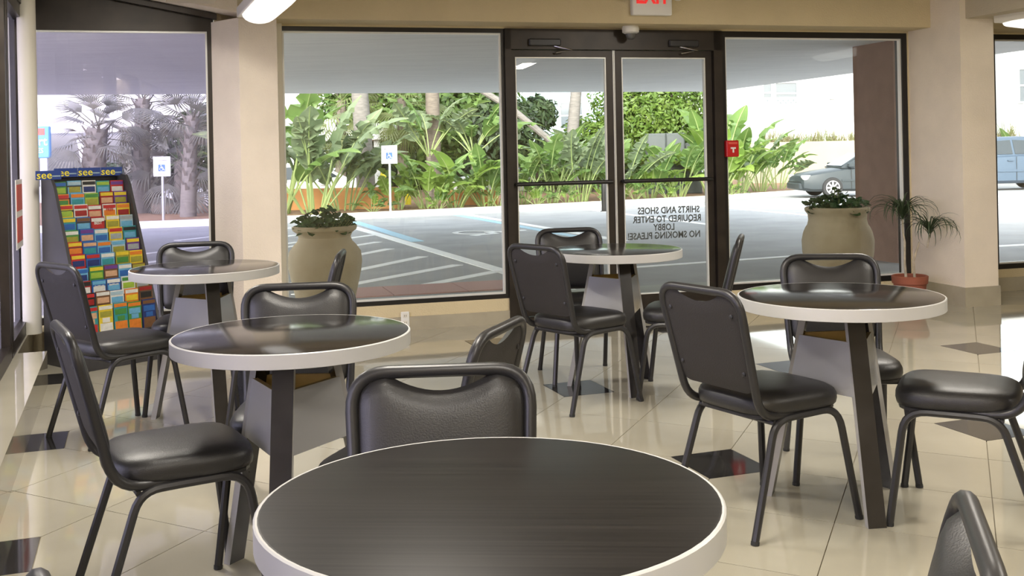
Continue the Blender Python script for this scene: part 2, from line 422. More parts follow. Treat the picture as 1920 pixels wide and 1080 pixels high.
b = MB(); b.prism(list(reversed(room_xy)), -0.14, -0.006)
floor = struct(b.build('floor', 'grout'), 'polished cream tile floor with small black inset squares')
def clip(poly, a, n_):                                               # keep the side where (p-a).n >= 0
    out = []
    for i in range(len(poly)):
        p, q = poly[i], poly[(i+1) % len(poly)]
        dp = (p[0]-a[0])*n_[0]+(p[1]-a[1])*n_[1]; dq = (q[0]-a[0])*n_[0]+(q[1]-a[1])*n_[1]
        if dp >= 0: out.append(p)
        if (dp >= 0) != (dq >= 0):
            k = dp/(dp-dq); out.append((p[0]+(q[0]-p[0])*k, p[1]+(q[1]-p[1])*k))
    return out
def shrink(poly, g):
    n_ = len(poly); cx = sum(p[0] for p in poly)/n_; cy = sum(p[1] for p in poly)/n_; out = poly
    for i in range(n_):
        p, q = poly[i], poly[(i+1) % n_]; d = Vector((q[0]-p[0], q[1]-p[1]))
        if d.length < 1e-6: continue
        d.normalize(); nn = Vector((-d.y, d.x))
        if (cx-p[0])*nn.x + (cy-p[1])*nn.y < 0: nn = -nn
        out = clip(out, (p[0]+nn.x*g, p[1]+nn.y*g), nn)
    return out
TYAW = -0.335; TU = 0.6975; TV = 0.7775; U0 = 2.278; V0 = 3.95
tc_, ts_ = math.cos(TYAW), math.sin(TYAW)
def uv2xy(u, v): return (tc_*u + ts_*v, -ts_*u + tc_*v)
def tile_mesh(poly, matn):
    b = MB(); n_ = len(poly); e = shrink(poly, 0.0016)
    ar = sum(poly[i][0]*poly[(i+1)%n_][1]-poly[(i+1)%n_][0]*poly[i][1] for i in range(n_))
    P = poly if ar > 0 else poly[::-1]; b.prism(P, -0.006, 0.0)
    return b.mesh('tile', matn)
in_view = lambda c: c[1] > 1.2 and abs(c[0]) < c[1]*0.56 + 0.5
rest_c, rest_b = MB(), MB()
half = 0.155
for m_ in range(-34, 36):
    for n_ in range(-34, 36):
        a = (n_-m_)/2; c_ = (n_+m_)/2                                # bottom vertex of a diagonal tile in lattice units
        verts = [(a, c_), (a+0.5, c_+0.5), (a, c_+1), (a-0.5, c_+0.5)]
        poly = [(U0+p*TU, V0+q*TV) for p, q in verts]
        for p, q in verts:
            if abs(p/2-round(p/2)) < 1e-6 and abs(q/2-round(q/2)) < 1e-6:      # a black square sits on this corner
                uc, vc = U0+p*TU, V0+q*TV
                # cut the corner with the one side of the black square that faces this tile
                cu = sum(w[0] for w in poly)/len(poly)-uc; cv = sum(w[1] for w in poly)/len(poly)-vc
                if abs(cu) > abs(cv): s = 1 if cu > 0 else -1; poly = clip(poly, (uc+s*0.148, vc), (s, 0))
                else: s = 1 if cv > 0 else -1; poly = clip(poly, (uc, vc+s*0.168), (0, s))
        xy = [uv2xy(*p) for p in poly]
        cx = sum(p[0] for p in xy)/len(xy); cy = sum(p[1] for p in xy)/len(xy)
        if not (-3.2 < cy < 11.5 and abs(cx) < 12): continue
        for i in range(4):
            p, q = room_xy[i], room_xy[(i+1) % 4]; d = (q[0]-p[0], q[1]-p[1]); nn = (d[1], -d[0])
            L = math.hypot(*nn); nn = (nn[0]/L, nn[1]/L); xy = clip(xy, p, nn) if xy else xy
            if len(xy) < 3: xy = []; break
        if not xy: continue
        xy = shrink(xy, 0.0018)
        if len(xy) < 3: continue
        ar = sum(xy[i][0]*xy[(i+1)%len(xy)][1]-xy[(i+1)%len(xy)][0]*xy[i][1] for i in range(len(xy)))
        if abs(ar) < 1e-4: continue
        if ar < 0: xy.reverse()
        if in_view((cx, cy)):
            put('tile', tile_mesh([(x-cx, y-cy) for x, y in xy], 'tile_cream'), floor, (cx, cy, 0))
        else: rest_c.prism(xy, -0.006, 0.0)
bm_ = None
for i in range(-8, 9):
    for j in range(-8, 9):
        uc, vc = U0+2*i*TU, V0+2*j*TV
        xy = [uv2xy(uc+sx*0.146, vc+sy*0.166) for sx, sy in ((-1,-1),(1,-1),(1,1),(-1,1))]
        cx = sum(p[0] for p in xy)/4; cy = sum(p[1] for p in xy)/4
        if not (-3.2 < cy < 11.5 and abs(cx) < 12): continue
        for k in range(4):
            p, q = room_xy[k], room_xy[(k+1) % 4]; d = (q[0]-p[0], q[1]-p[1]); nn = (d[1], -d[0]); xy = clip(xy, p, nn)
            if len(xy) < 3: xy = []; break
        if not xy: continue
        if in_view((cx, cy)):
            o = put('black_tile', tile_mesh([(x-cx, y-cy) for x, y in xy], 'tile_black'), floor, (cx, cy, 0)); o['label'] = 'small black floor tile'
        else: rest_b.prism(xy, -0.006, 0.0)
o = rest_c.build('tile_field', 'tile_cream', floor); o['kind'] = 'stuff'
if rest_b.v: o = rest_b.build('black_tile_field', 'tile_black', floor); o['kind'] = 'stuff'

# front wall
b = MB()
wbox(b, left_t(0)-0.3, 2.19, 0.0, 0.14, -0.1, 0.195)
wbox(b, 4.02, TR, 0.0, 0.14, -0.1, 0.195)
wbox(b, 0.05, TR+0.1, 0.0, 0.14, 2.285, 2.95)
wbox(b, 0.0, 0.475, 0.0, 0.14, 0.19, 2.95)
wbox(b, 5.78, 6.64, 0.0, 0.14, 0.19, 2.3)
wbox(b, 8.9, TR+0.1, 0.0, 0.14, 0.19, 2.3)
struct(b.build('wall_front', 'wall_paint'), 'beige textured front wall around the windows')
b = MB()                                                             # gable infill above the left window
b.prism([(-1.75, 2.245), (-0.005, 2.245), (-0.005, 2.335), (-1.75, 2.665)], 0.02, 0.10, WM, axis='y')
struct(b.build('trim_1', 'frame_brown'), 'dark brown sloped panel above the left window')
b = MB(); b.prism([(-1.75, 2.655), (0.02, 2.32), (0.02, 2.36), (-1.75, 2.695)], -0.06, 0.02, WM, axis='y')
struct(b.build('trim_2', 'frame_brown'), 'dark brown sloped rail above the left window')
b = MB(); b.prism([(-2.2, 2.785), (0.30, 2.315), (0.30, 2.95), (-2.2, 2.95)], -0.30, 0.14, WM, axis='y')
struct(b.build('sloped_beam', 'pillar_paint'), 'sloping pale beam above the left window')
b = MB(); b.box(0.16, TR, -0.30, 0.0, 2.30, 2.95, WM)
struct(b.build('beam_front', 'wall_paint'), 'beige beam above the front windows and doors')
b = MB(); b.prism([(-0.02, 0.0), (0.165, -0.30), (0.425, -0.30), (0.425, 0.0)], 0.0, 2.305, WM)
struct(b.build('pillar_left', 'pillar_paint'), 'pale corner pillar between the left and centre windows')
b = MB(); wbox(b, 0.425, 0.476, -0.04, 0.02, 0.2, 2.30)
struct(b.build('trim_3', 'trim_white'), 'white vertical trim beside the left pillar')
b = MB(); wbox(b, 5.795, 6.115, -0.665, 0.0, 0.155, 2.75)
struct(b.build('pillar_right', 'pillar_paint'), 'pale stucco pillar beside the potted plant')
b = MB(); wbox(b, 5.785, 6.125, -0.678, 0.0, 0.0, 0.158)
struct(b.build('baseboard_right', 'base_tile'), 'grey-brown tile baseboard around the right pillar')
b = MB(); wbox(b, 6.13, TR, -0.015, 0.0, 0.0, 0.12); wbox(b, 0.43, 2.19, -0.012, 0.0, 0.0, 0.10)
struct(b.build('baseboard_front', 'base_tile'), 'low tile baseboard under the front windows')
b = MB(); b.box(5.85, 6.35, -7.5, -0.62, 2.33, 2.75, WM)
struct(b.build('beam_right', 'ceiling_paint'), 'beam running from the right pillar into the room')
b = MB(); b.box(-5.9, 0.25, 0.72, 1.02, 2.33, 2.78, Matrix(((LD.x, LN.x, 0, LO.x), (LD.y, LN.y, 0, LO.y), (0,0,1,0), (0,0,0,1))))
struct(b.build('beam_left', 'ceiling_paint'), 'beam running from the left pillar into the room')
b = MB(); b.prism([tuple(W(t, o).xy) for t, o in ((-3.4, -10.2), (TR+0.3, -10.2), (TR+0.3, 0.3), (-3.4, 0.3))], 2.75, 2.95)
struct(b.build('ceiling', 'ceiling_paint'), 'beige textured ceiling')
b = MB(); wbox(b, TR, TR+0.15, BACK-0.2, 0.14, -0.1, 2.95)
struct(b.build('wall_right', 'wall_paint'), 'beige wall at the right end of the room')
b = MB(); wbox(b, left_t(BACK)-0.6, TR+0.15, BACK-0.15, BACK, -0.1, 2.95)
struct(b.build('wall_back', 'wall_paint'), 'beige wall behind the camera')

# left wall: ledge, frames and panes along LD
b = MB(); b.box(-9.2, 0.0, -0.36, 0.0, -0.1, 0.20, LM); b.box(0.0, 1.25, -0.36, -0.16, -0.1, 0.20, LM)
struct(b.build('wall_left', 'tile_cream'), 'cream tiled ledge under the left windows')
b = MB(); b.box(-9.2, 1.25, -0.32, -0.16, 2.36, 2.95, LM)
struct(b.build('trim_4', 'frame_brown'), 'dark header above the left windows')
def wframe(b, M, a0, a1, z0, z1, w, d0, d1):
    b.box(a0, a0+w, d0, d1, z0, z1, M); b.box(a1-w, a1, d0, d1, z0, z1, M)
    b.box(a0+w, a1-w, d0, d1, z0, z0+w, M); b.box(a0+w, a1-w, d0, d1, z1-w, z1, M)
for i, (a0, a1) in enumerate(((-0.17, 0.95), (-2.3, -0.21), (-4.0, -2.34), (-5.7, -4.04), (-7.4, -5.74), (-9.1, -7.44))):
    b = MB(); wframe(b, LM, a0, a1, 0.20, 2.36, 0.085, -0.27, -0.17)
    w_ = struct(b.build('window_%d' % (5+i), 'frame_brown'), 'dark framed window in the left wall')
    b = MB(); b.box(a0+0.08, a1-0.08, -0.225, -0.217, 0.28, 2.28, LM); b.build('pane', 'glass_violet', w_)
b = MB(); b.lathe([(0.058, 0.2), (0.058, 2.75)], 28, Matrix.Translation((-3.175, 6.99, 0)))
struct(b.build('round_column', 'trim_white', smooth=True), 'slim round cream column beside the brochure rack')

# front windows
def front_window(num, t0, t1, z0, z1, w, pane, matn, label, fw=None, bars=()):
    b = MB(); wframe(b, WM, t0, t1, z0, z1, w, 0.0, 0.10)
    for (q0, q1) in bars: b.box(q0, q1, 0.0, 0.10, z0+w, z1-w, WM)
    o = struct(b.build('window_%d' % num, matn), label)
    b = MB(); wframe(b, WM, t0+w, t1-w, z0+w, z1-w, 0.013, 0.014, 0.05); b.build('gasket', 'gasket', o)
    b = MB(); b.box(t0+w+0.004, t1-w-0.004, 0.05, 0.058, z0+w+0.004, z1-w-0.004, WM); b.build('pane', pane, o)
    return o
front_window(1, left_t(0)-0.02, 0.0, 0.195, 2.29, 0.05, 'glass_violet', 'frame_brown', 'violet tinted window behind the brochure rack')
front_window(2, 0.445, 2.175, 0.195, 2.285, 0.034, 'glass_clear', 'frame_dark', 'large window to the left of the doors')
front_window(3, 4.00, 5.775, 0.15, 2.285, 0.048, 'glass_clear', 'frame_dark', 'large window to the right of the doors')
front_window(4, 6.64, 8.9, 0.195, 2.285, 0.045, 'glass_clear', 'frame_dark', 'window beyond the right pillar')

# door surround and two glazed doors
b = MB()
wbox(b, 2.165, 2.215, -0.02, 0.12, 0.0, 2.285); wbox(b, 3.935, 4.01, -0.02, 0.12, 0.0, 2.285); wbox(b, 2.165, 4.01, -0.02, 0.12, 2.125, 2.285)
wbox(b, 2.165, 4.01, 0.0, 0.12, 0.0, 0.035)
struct(b.build('trim_5', 'frame_brown'), 'dark door surround with header')
def door(num, t0, t1, s0, s1, label, hinge):
    b = MB(); z0, z1 = 0.04, 2.122
    wbox(b, t0, s0, 0.02, 0.07, z0, z1); wbox(b, s1, t1, 0.02, 0.07, z0, z1)
    wbox(b, s0, s1, 0.02, 0.07, 2.066, z1); wbox(b, s0, s1, 0.02, 0.07, z0, 0.16)
    o = struct(b.build('door_%d' % num, 'frame_brown'), label)
    b = MB(); wframe(b, WM, s0, s1, 0.16, 2.066, 0.008, 0.015, 0.05); b.build('gasket', 'gasket', o)
    b = MB(); wbox(b, s0+0.004, s1-0.004, 0.042, 0.050, 0.164, 2.062); b.build('pane', 'glass_clear', o)
    b = MB(); b.tube([W(s0-0.02, -0.035, 1.075), W(s1+0.02, -0.035, 1.075)], 0.016, 10)
    for t in (s0-0.015, s1+0.015): b.tube([W(t, -0.035, 1.075), W(t, 0.03, 1.075)], 0.013, 8)
    b.build('push_bar', 'frame_dark', o, True)
    b = MB(); c0, c1 = (s0+0.10, s0+0.36) if hinge == 'l' else (s1-0.34, s1-0.08)
    b.bbox(c0, c1, -0.05, 0.02, 2.15, 2.205, 0.008, WM)
    cl = b.build('door_closer', 'steel_dark', o)
    b = MB(); q = c1-0.05 if hinge == 'l' else c0+0.1
    b.tube([W(q, -0.03, 2.15), W(q+0.12, -0.10, 2.115), W(q+0.02, -0.015, 2.098)], 0.008, 6); b.build('closer_arm', 'chrome', cl)
    b = MB(); wbox(b, (t1-0.004) if hinge == 'l' else (t0-0.002), (t1+0.002) if hinge == 'l' else (t0+0.004), 0.012, 0.03, z0, z1); b.build('seal', 'gasket', o)
    return o
d1 = door(1, 2.218, 3.068, 2.255, 3.005, 'left glazed door with dark frame', 'l')
d2 = door(2, 3.076, 3.932, 3.140, 3.872, 'right glazed door with lettering', 'r')
for txt, tcn, z, size in (('SHIRTS AND SHOES', 3.545, 0.825, 0.076), ('REQUIRED TO ENTER', 3.53, 0.755, 0.076), ('LOBBY', 3.50, 0.688, 0.076), ('NO SMOKING PLEASE!', 3.50, 0.622, 0.076)):
    me = text_mesh(txt, size, 0.0006, 'door_lettering', 'letter_grey', bold=0.0015)
    xs = [v.co.x for v in me.vertices]; wd = max(xs)-min(xs)
    want = {'SHIRTS AND SHOES': 0.545, 'REQUIRED TO ENTER': 0.60, 'LOBBY': 0.185, 'NO SMOKING PLEASE!': 0.635}[txt]
    k = want/wd; p = W(tcn, 0.060, z)
    # mirrored, because it is read from outside
    Mt = Matrix(((-WD.x*k, 0, WN.x, p.x), (-WD.y*k, 0, WN.y, p.y), (0, 1, 0, p.z), (0, 0, 0, 1)))
    for v in me.vertices: v.co = Mt @ v.co
    o = put('lettering', me, d2); o['label'] = 'grey lettering seen in reverse through the glass'

# small fittings on the front wall
o = empty('exit_sign', W(3.26, -0.30, 2.36)); o.rotation_euler = (0, 0, YW); tag(o, 'white exit sign with red letters above the doors', 'exit sign')
b = MB(); b.bbox(-0.165, 0.165, -0.055, 0.0, 0.0, 0.235, 0.008); b.build('housing', 'plastic_white', o)
me = text_mesh('EXIT', 0.165, 0.003, 'letters', 'red_letter', bold=0.003)
for v in me.vertices: v.co = Vector((v.co.x*0.82, -0.058, 0.148)) + Vector((0, -v.co.z, v.co.y*1.15))
put('letters', me, o)
for sx in (-1, 1):
    b = MB(); b.lathe([(0.012, 0.0), (0.05, 0.012), (0.055, 0.05), (0.03, 0.085)], 16, Matrix.Translation((sx*0.205, -0.035, 0.165)) @ Matrix.Rotation(PI/2, 4, 'X'))
    b.box(sx*0.165-0.01, sx*0.165+0.012, -0.05, -0.02, 0.15, 0.19); b.build('lamp_head', 'plastic_white', o, True)
o = empty('security_camera', W(3.165, -0.13, 2.300)); tag(o, 'small white dome security camera above the doors', 'camera')
b = MB(); b.lathe([(0.062, 0.0), (0.068, -0.02), (0.066, -0.05), (0.045, -0.06)], 24); b.build('housing', 'plastic_white', o, True)
b = MB(); b.lathe([(0.042, -0.055), (0.044, -0.07), (0.036, -0.092), (0.018, -0.105), (0.002, -0.108)], 20); b.build('dome', 'lens_glass', o, True)
o = empty('wall_outlet', W(1.345, 0.0, 0.085)); o.rotation_euler = (0, 0, YW); tag(o, 'white electrical outlet low on the wall under the window', 'outlet')
b = MB(); b.bbox(-0.032, 0.032, -0.018, -0.004, -0.055, 0.055, 0.004); b.build('cover_plate', 'plastic_white', o)
for z in (-0.026, 0.026):
    b = MB(); b.bbox(-0.017, 0.017, -0.021, -0.017, z-0.014, z+0.014, 0.002); s_ = b.build('socket', 'trim_white', o)
    b = MB(); b.box(-0.008, -0.005, -0.0222, -0.0205, z-0.006, z+0.006); b.box(0.005, 0.008, -0.0222, -0.0205, z-0.006, z+0.006); b.build('slot', 'rubber', s_)
o = empty('fire_alarm_pull', W(4.075, 0.0, 1.315)); o.rotation_euler = (0, 0, YW); tag(o, 'red fire alarm pull box on the door post', 'fire alarm')
b = MB(); b.bbox(-0.055, 0.055, -0.05, 0.0, -0.065, 0.07, 0.006); b.build('box', 'red_alarm', o)
b = MB(); b.box(-0.022, 0.022, -0.058, -0.05, 0.0, 0.014); b.box(-0.006, 0.006, -0.058, -0.05, -0.03, 0.004); b.build('pull_handle', 'plastic_white', o)
b = MB(); b.box(-0.04, 0.04, -0.0515, -0.05, 0.04, 0.055); b.build('label_strip', 'sign_red', o)

# ceiling fixtures
def fixture(x, y, length, z, label, ang=None, light=True):
    d = Vector((0.356, -0.934)) if ang is None else Vector((math.cos(ang), math.sin(ang)))
    o = empty('ceiling_light', (x, y, z), math.atan2(d.y, d.x)); tag(o, label, 'ceiling light', 'fluorescent ceiling lights')
    b = MB(); b.bbox(-0.02, length+0.02, -0.125, 0.125, 0.02, 0.09, 0.006); b.build('housing', 'trim_white', o)
    b = MB(); rs = []
    for k in range(9):
        u = k/8; xx = u*length; f = (1-abs(2*u-1)**10)**0.5; f = max(f, 0.45)
        rs.append([(xx, 0.112*f*math.cos(a), 0.02-0.062*f*math.sin(a)) for a in [PI*j/10 for j in range(11)]])
    b.rings(rs); b.build('diffuser', 'diffuser', o, True)
    if light:
        ld = bpy.data.lights.new('lamp', 'AREA'); ld.shape = 'RECTANGLE'; ld.size = length*0.92; ld.size_y = 0.2
        ld.energy = LAMP_POWER; ld.color = (1.0, 0.94, 0.84)
        l = bpy.data.objects.new('lamp', ld); COL.objects.link(l); l.parent = o; l.location = (length/2, 0, -0.05)
    return o
fixture(-1.72, 7.22, 1.22, 2.255, 'glowing fluorescent light by the left pillar', light=False)
fixture(3.98, 8.50, 1.22, 2.255, 'glowing fluorescent light by the right pillar', light=False)
for x, y, w_ in ((-2.3, 5.6, 'rack table'), (2.2, 6.5, 'far right'), (-0.58, 3.57, 'middle left table'), (0.06, 1.26, 'nearest table'), (0.75, -1.05, 'floor behind the camera'),
                 (3.9, 2.4, 'right side'), (3.3, 4.4, 'right table')):  # unseen fixtures added to light the room; only these carry area lamps
    fixture(x, y, 1.22, 2.66, 'out-of-view fluorescent light added to light the room, above the %s' % w_)

# ---------------------------------------------------------------- tables
TH = 0.772; TRAD = 0.373
def make_table():
    root = empty('cafe_table')
    b = MB(); b.lathe([(TRAD-0.006, TH-0.0455), (TRAD-0.006, TH-0.001), (TRAD-0.010, TH)], 72)
    top = b.build('tabletop', 'laminate', root, True)
    b = MB(); b.lathe([(TRAD-0.006, TH-0.046), (TRAD, TH-0.044), (TRAD, TH-0.003), (TRAD-0.003, TH-0.0005), (TRAD-0.0065, TH-0.0008)], 72, cap0=False, cap1=False)
    b.build('edge_band', 'edge_band', top, True)
    zt = TH-0.046; r_at = lambda z: 0.285 - (0.285-0.135)*z/zt
    hw, th = 0.033, 0.026
    for k in range(3):
        a = k*2*PI/3 - PI/2; Mk = Matrix.Rotation(a, 4, 'Z')
        vs = []
        for z in (0.0, zt):
            r_ = r_at(z)
            vs += [Mk @ Vector((r_-th, -hw, z)), Mk @ Vector((r_, -hw, z)), Mk @ Vector((r_, hw, z)), Mk @ Vector((r_-th, hw, z))]
        b = MB(); b.add(vs, [(3,2,1,0), (4,5,6,7), (1,2,6,5), (3,0,4,7)]); b.cur = 1; b.add(vs, [(0,1,5,4), (2,3,7,6)])
        b.build('leg', ['leg_dark', 'leg_edge'], root)
        a2 = a + 2*PI/3; M2 = Matrix.Rotation(a2, 4, 'Z')
        z0, z1 = zt-0.295, zt-0.105
        P = lambda M_, s, z, inn: M_ @ Vector((r_at(z)-th*0.5-inn, s*hw, z))
        out = [P(Mk, 1, z0, 0), P(M2, -1, z0, 0), P(M2, -1, z1, 0), P(Mk, 1, z1, 0)]
        c = sum(out, Vector())/4; nn = Vector((c.x, c.y, 0)).normalized()*0.016
        inn = [p - nn for p in out]
        b = MB(); b.add(out+inn, [(0,1,2,3)]); b.cur = 1
        b.add(out+inn, [(7,6,5,4), (0,4,5,1), (1,5,6,2), (2,6,7,3), (3,7,4,0)])
        b.build('panel', ['panel_grey', 'raw_wood'], root)
    return root
proto_t = make_table()
tabs = [((-1.587, 5.461), 30, 20, 'round black table with white edge standing beside the brochure rack'),
        ((-0.708, 3.370), 0, 8, 'round black table with white edge between the rack table and the nearest table'),
        ((-0.046, 1.714), 40, -4, 'nearest round dark wood-grain table, cut by the bottom of the picture'),
        ((1.209, 3.964), 6, 10, 'round glossy black table in front of the potted plant'),
        ((0.567, 5.963), 15, 15, 'small-looking farthest round table in front of the doors')]
for i, ((x, y), az, gr, lab) in enumerate(tabs):
    o = proto_t if i == 0 else copy_tree(proto_t)
    o.location = (x, y, 0); o.rotation_euler = (0, 0, math.radians(az))
    tag(o, lab, 'table', 'round cafe tables')
    if i == 2:                                                        # grain of this top runs across the picture
        for c in o.children:
            if c.name.startswith('tabletop'):
                c.rotation_euler = (0, 0, math.radians(-az+gr)); c.data = c.data.copy(); c.data.materials[0] = MATS['laminate_matte']

# ---------------------------------------------------------------- chairs
def make_chair():
    root = empty('stacking_chair')
    def back_y(z): return -0.185 - 0.115*(z-0.405)/(0.84-0.405)
    # seat cushion
    def ring(sc_, z, yo=0.0):
        out = []
        for k in range(40):
            a = 2*PI*k/40; c, s = math.cos(a), math.sin(a); n_ = 4.2
            rr = (abs(c)**n_+abs(s)**n_)**(-1/n_); yy = rr*s*0.208*sc_; w = 0.200 + 0.014*(yy/0.208)
            out.append((rr*c*w*sc_, yy+0.015+yo, z))
        return out
    b = MB(); b.rings([ring(0.93, 0.405), ring(0.985, 0.412), ring(1.0, 0.428), ring(0.995, 0.447), ring(0.96, 0.463), ring(0.87, 0.474), ring(0.65, 0.481), ring(0.3, 0.484), ring(0.02, 0.485)])
    seat = b.build('seat', 'vinyl', root, 'all')
    b = MB(); b.rings([ring(0.90, 0.393), ring(0.95, 0.395), ring(0.95, 0.406)]); b.build('seat_pan', 'steel_dark', seat)
    # four legs, each with its half of the side rail
    for s in (-1, 1):
        b = MB(); p = fillet([(s*0.188, 0.0, 0.395), (s*0.192, 0.180, 0.397), (s*0.232, 0.232, 0.012)], 0.075, 6); b.tube(p, 0.0135, 8)
        leg = b.build('leg', 'steel_dark', root, True)
        b = MB(); b.tube([p[-1], p[-1]+Vector((s*0.001, 0.001, -0.012))], 0.0145, 8); b.build('foot_cap', 'rubber', leg)
        b = MB(); p = fillet([(s*0.188, 0.0, 0.395), (s*0.186, -0.125, 0.392), (s*0.205, -0.248, 0.012)], 0.075, 6); b.tube(p, 0.0135, 8)
        leg = b.build('leg', 'steel_dark', root, True)
        b = MB(); b.tube([p[-1], p[-1]+Vector((s*0.001, -0.003, -0.012))], 0.0145, 8); b.build('foot_cap', 'rubber', leg)
    b = MB(); b.tube([(-0.186, -0.128, 0.384), (0.186, -0.128, 0.384)], 0.009, 8); b.build('stretcher', 'steel_dark', root, True)
    b = MB(); b.tube([(-0.19, 0.150, 0.389), (0.19, 0.150, 0.389)], 0.009, 8); b.build('stretcher', 'steel_dark', root, True)
    # back frame
    p = fillet([(-0.172, -0.01, 0.404), (-0.182, -0.190, 0.404), (-0.203, -0.300, 0.840), (0.203, -0.300, 0.840), (0.182, -0.190, 0.404), (0.172, -0.01, 0.404)], [0.085, 0.085, 0.085, 0.085], 7)
    b = MB(); b.tube(p, 0.0150, 10); b.build('back_frame', 'steel_dark', root, True)
    # padded backrest with the dipping upper edge under the hand grip
    def top_h(u):
        au = abs(u); h = 0.837
        if au < 0.64: h -= 0.040*(1-(au/0.64)**2)
        if au > 0.60: t = (au-0.60)/0.40; h -= 0.062*(1-math.sqrt(max(0, 1-t*t)))
        return h
    def bot_h(u):
        au = abs(u); h = 0.488
        if au > 0.75: t = (au-0.75)/0.25; h += 0.03*(1-math.sqrt(max(0, 1-t*t)))
        return h
    def front(i, j):
        u = 2*i-1; v = 2*j-1; h = bot_h(u)+(top_h(u)-bot_h(u))*j
        e = max(0, (1-abs(u)**5)*(1-abs(v)**7))**0.5
        wdt = 0.178 + 0.016*(h-0.48)/0.35
        return (u*wdt, back_y(h)-0.004+0.032*e, h)
    def rear(i, j):
        u = 2*i-1; v = 2*j-1; h = bot_h(u)+(top_h(u)-bot_h(u))*j
        e = max(0, (1-abs(u)**9)*(1-abs(v)**9))**0.5; wdt = 0.178 + 0.016*(h-0.48)/0.35
        return (u*wdt, back_y(h)-0.004-0.006*e, h)
    b = MB(); b.grid(front, 22, 16, flip=True); bk = b.build('backrest', 'vinyl', root, 'all')
    b = MB(); b.grid(rear, 22, 12); b.build('back_panel', 'vinyl_back', bk, 'all')
    for s in (-1, 1):
        for h in (0.56, 0.76):
            b = MB(); b.lathe([(0.008, 0), (0.008, 0.004), (0.003, 0.006)], 10, Matrix.Translation((s*0.155, back_y(h)-0.009, h)) @ Matrix.Rotation(PI/2, 4, 'X')); b.build('bolt', 'steel_dark', bk)
    return root
proto_c = make_chair()
chairs = [((-1.055, 3.228), (0.866, 0.50), 'black vinyl chair seen side-on at the left, nearest the camera'),
          ((-1.945, 5.190), (0.655, 0.755), 'black chair partly in front of the brochure rack, facing right'),
          ((-1.745, 5.760), (0.22, -0.975), 'black chair facing the camera behind the table by the rack'),
          ((-0.775, 3.700), (0.12, -0.993), 'black chair facing the camera behind the middle left table'),
          ((-1.160, 5.270), (-0.985, -0.07), 'black chair seen edge-on in front of the tall urn'),
          ((-0.150, 2.100), (0.07, -0.997), 'large near chair facing the camera behind the nearest table'),
          ((-0.320, 3.060), (-0.94, 0.33), 'black chair turned away at the right of the middle left table'),
          ((0.325, 5.630), (0.75, 0.66), 'black chair seen from behind at the farthest table'),
          ((0.395, 6.260), (0.20, -0.98), 'black chair facing the camera behind the farthest table, by the door'),
          ((0.930, 5.800), (-0.96, 0.26), 'black chair seen edge-on at the right of the farthest table'),
          ((0.887, 3.855), (0.848, 0.53), 'black chair seen from behind in front of the right table'),
          ((1.345, 4.370), (-0.12, -0.993), 'black chair facing the camera behind the right table, below the wide urn'),
          ((1.600, 3.810), (-0.896, 0.443), 'black chair at the right edge of the picture, facing left'),
          ((0.285, 1.410), (-0.955, 0.295), 'closest chair back, at the bottom right corner'),
          ((-0.235, 1.280), (0.85, 0.52), 'chair whose top just shows in the bottom left corner')]
for i, ((x, y), (fx, fy), lab) in enumerate(chairs):
    o = proto_c if i == 0 else copy_tree(proto_c)
    o.location = (x, y, 0); o.rotation_euler = (0, 0, math.atan2(fy, fx)-PI/2)
    tag(o, lab, 'chair', 'black stacking chairs')

# ---------------------------------------------------------------- brochure rack
RX, RY, RA = -3.095, 6.98, math.atan2(0.77, 0.64)
rack = empty('brochure_rack', (RX, RY, 0), RA); tag(rack, 'black floor rack of coloured brochures at the left window', 'brochure rack')
RW = 0.55
side = [(0.0, 0.0), (-0.53, 0.0), (-0.52, 0.17), (-0.475, 0.30), (-0.165, 1.16), (-0.12, 1.225), (-0.05, 1.235), (0.0, 1.235)]
for x0 in (0.0, RW-0.02):
    b = MB(); b.prism(side, x0, x0+0.02, axis='x'); b.build('side_panel', 'rack_black', rack)
b = MB(); b.box(0.02, RW-0.02, -0.012, 0.0, 0.0, 1.225); b.build('back_panel', 'rack_black', rack)
b = MB(); b.box(0.02, RW-0.02, -0.50, -0.012, 0.0, 0.165); b.build('base', 'rack_black', rack)
ROWS = 11
def row_geo(i): return (1.195-0.079*i, 0.115+0.0365*i)               # top of the brochures, distance of their foot from the back
for i in range(ROWS):
    zt, dy = row_geo(i); zb = zt-0.205
    b = MB(); b.box(0.02, RW-0.02, -dy-0.012, -dy+0.014, zb-0.012, zb-0.004)
    b.box(0.02, RW-0.02, -dy+0.010, -dy+0.014, zb-0.004, zt-0.03); b.box(0.02, RW-0.02, -dy-0.012, -dy-0.009, zb-0.004, zb+0.02)
    b.build('tier', 'rack_black', rack)
PAL = {'red': (0.55,0.03,0.03), 'darkred': (0.36,0.02,0.02), 'orange': (0.80,0.24,0.03), 'yellow': (0.82,0.62,0.04), 'lime': (0.36,0.55,0.06), 'green': (0.07,0.28,0.06),
       'olive': (0.38,0.36,0.05), 'teal': (0.04,0.32,0.36), 'sky blue': (0.16,0.45,0.70), 'blue': (0.03,0.14,0.46), 'navy': (0.02,0.04,0.18), 'purple': (0.16,0.05,0.30),
       'white': (0.80,0.80,0.76), 'grey': (0.38,0.42,0.44), 'brown': (0.19,0.09,0.04), 'black': (0.02,0.02,0.02), 'peach': (0.70,0.42,0.25), 'pale blue': (0.42,0.58,0.68)}
for k, c in PAL.items(): mat('print_'+k, tuple(v*0.78 for v in c), 0.35, var=0.12, vscale=40)
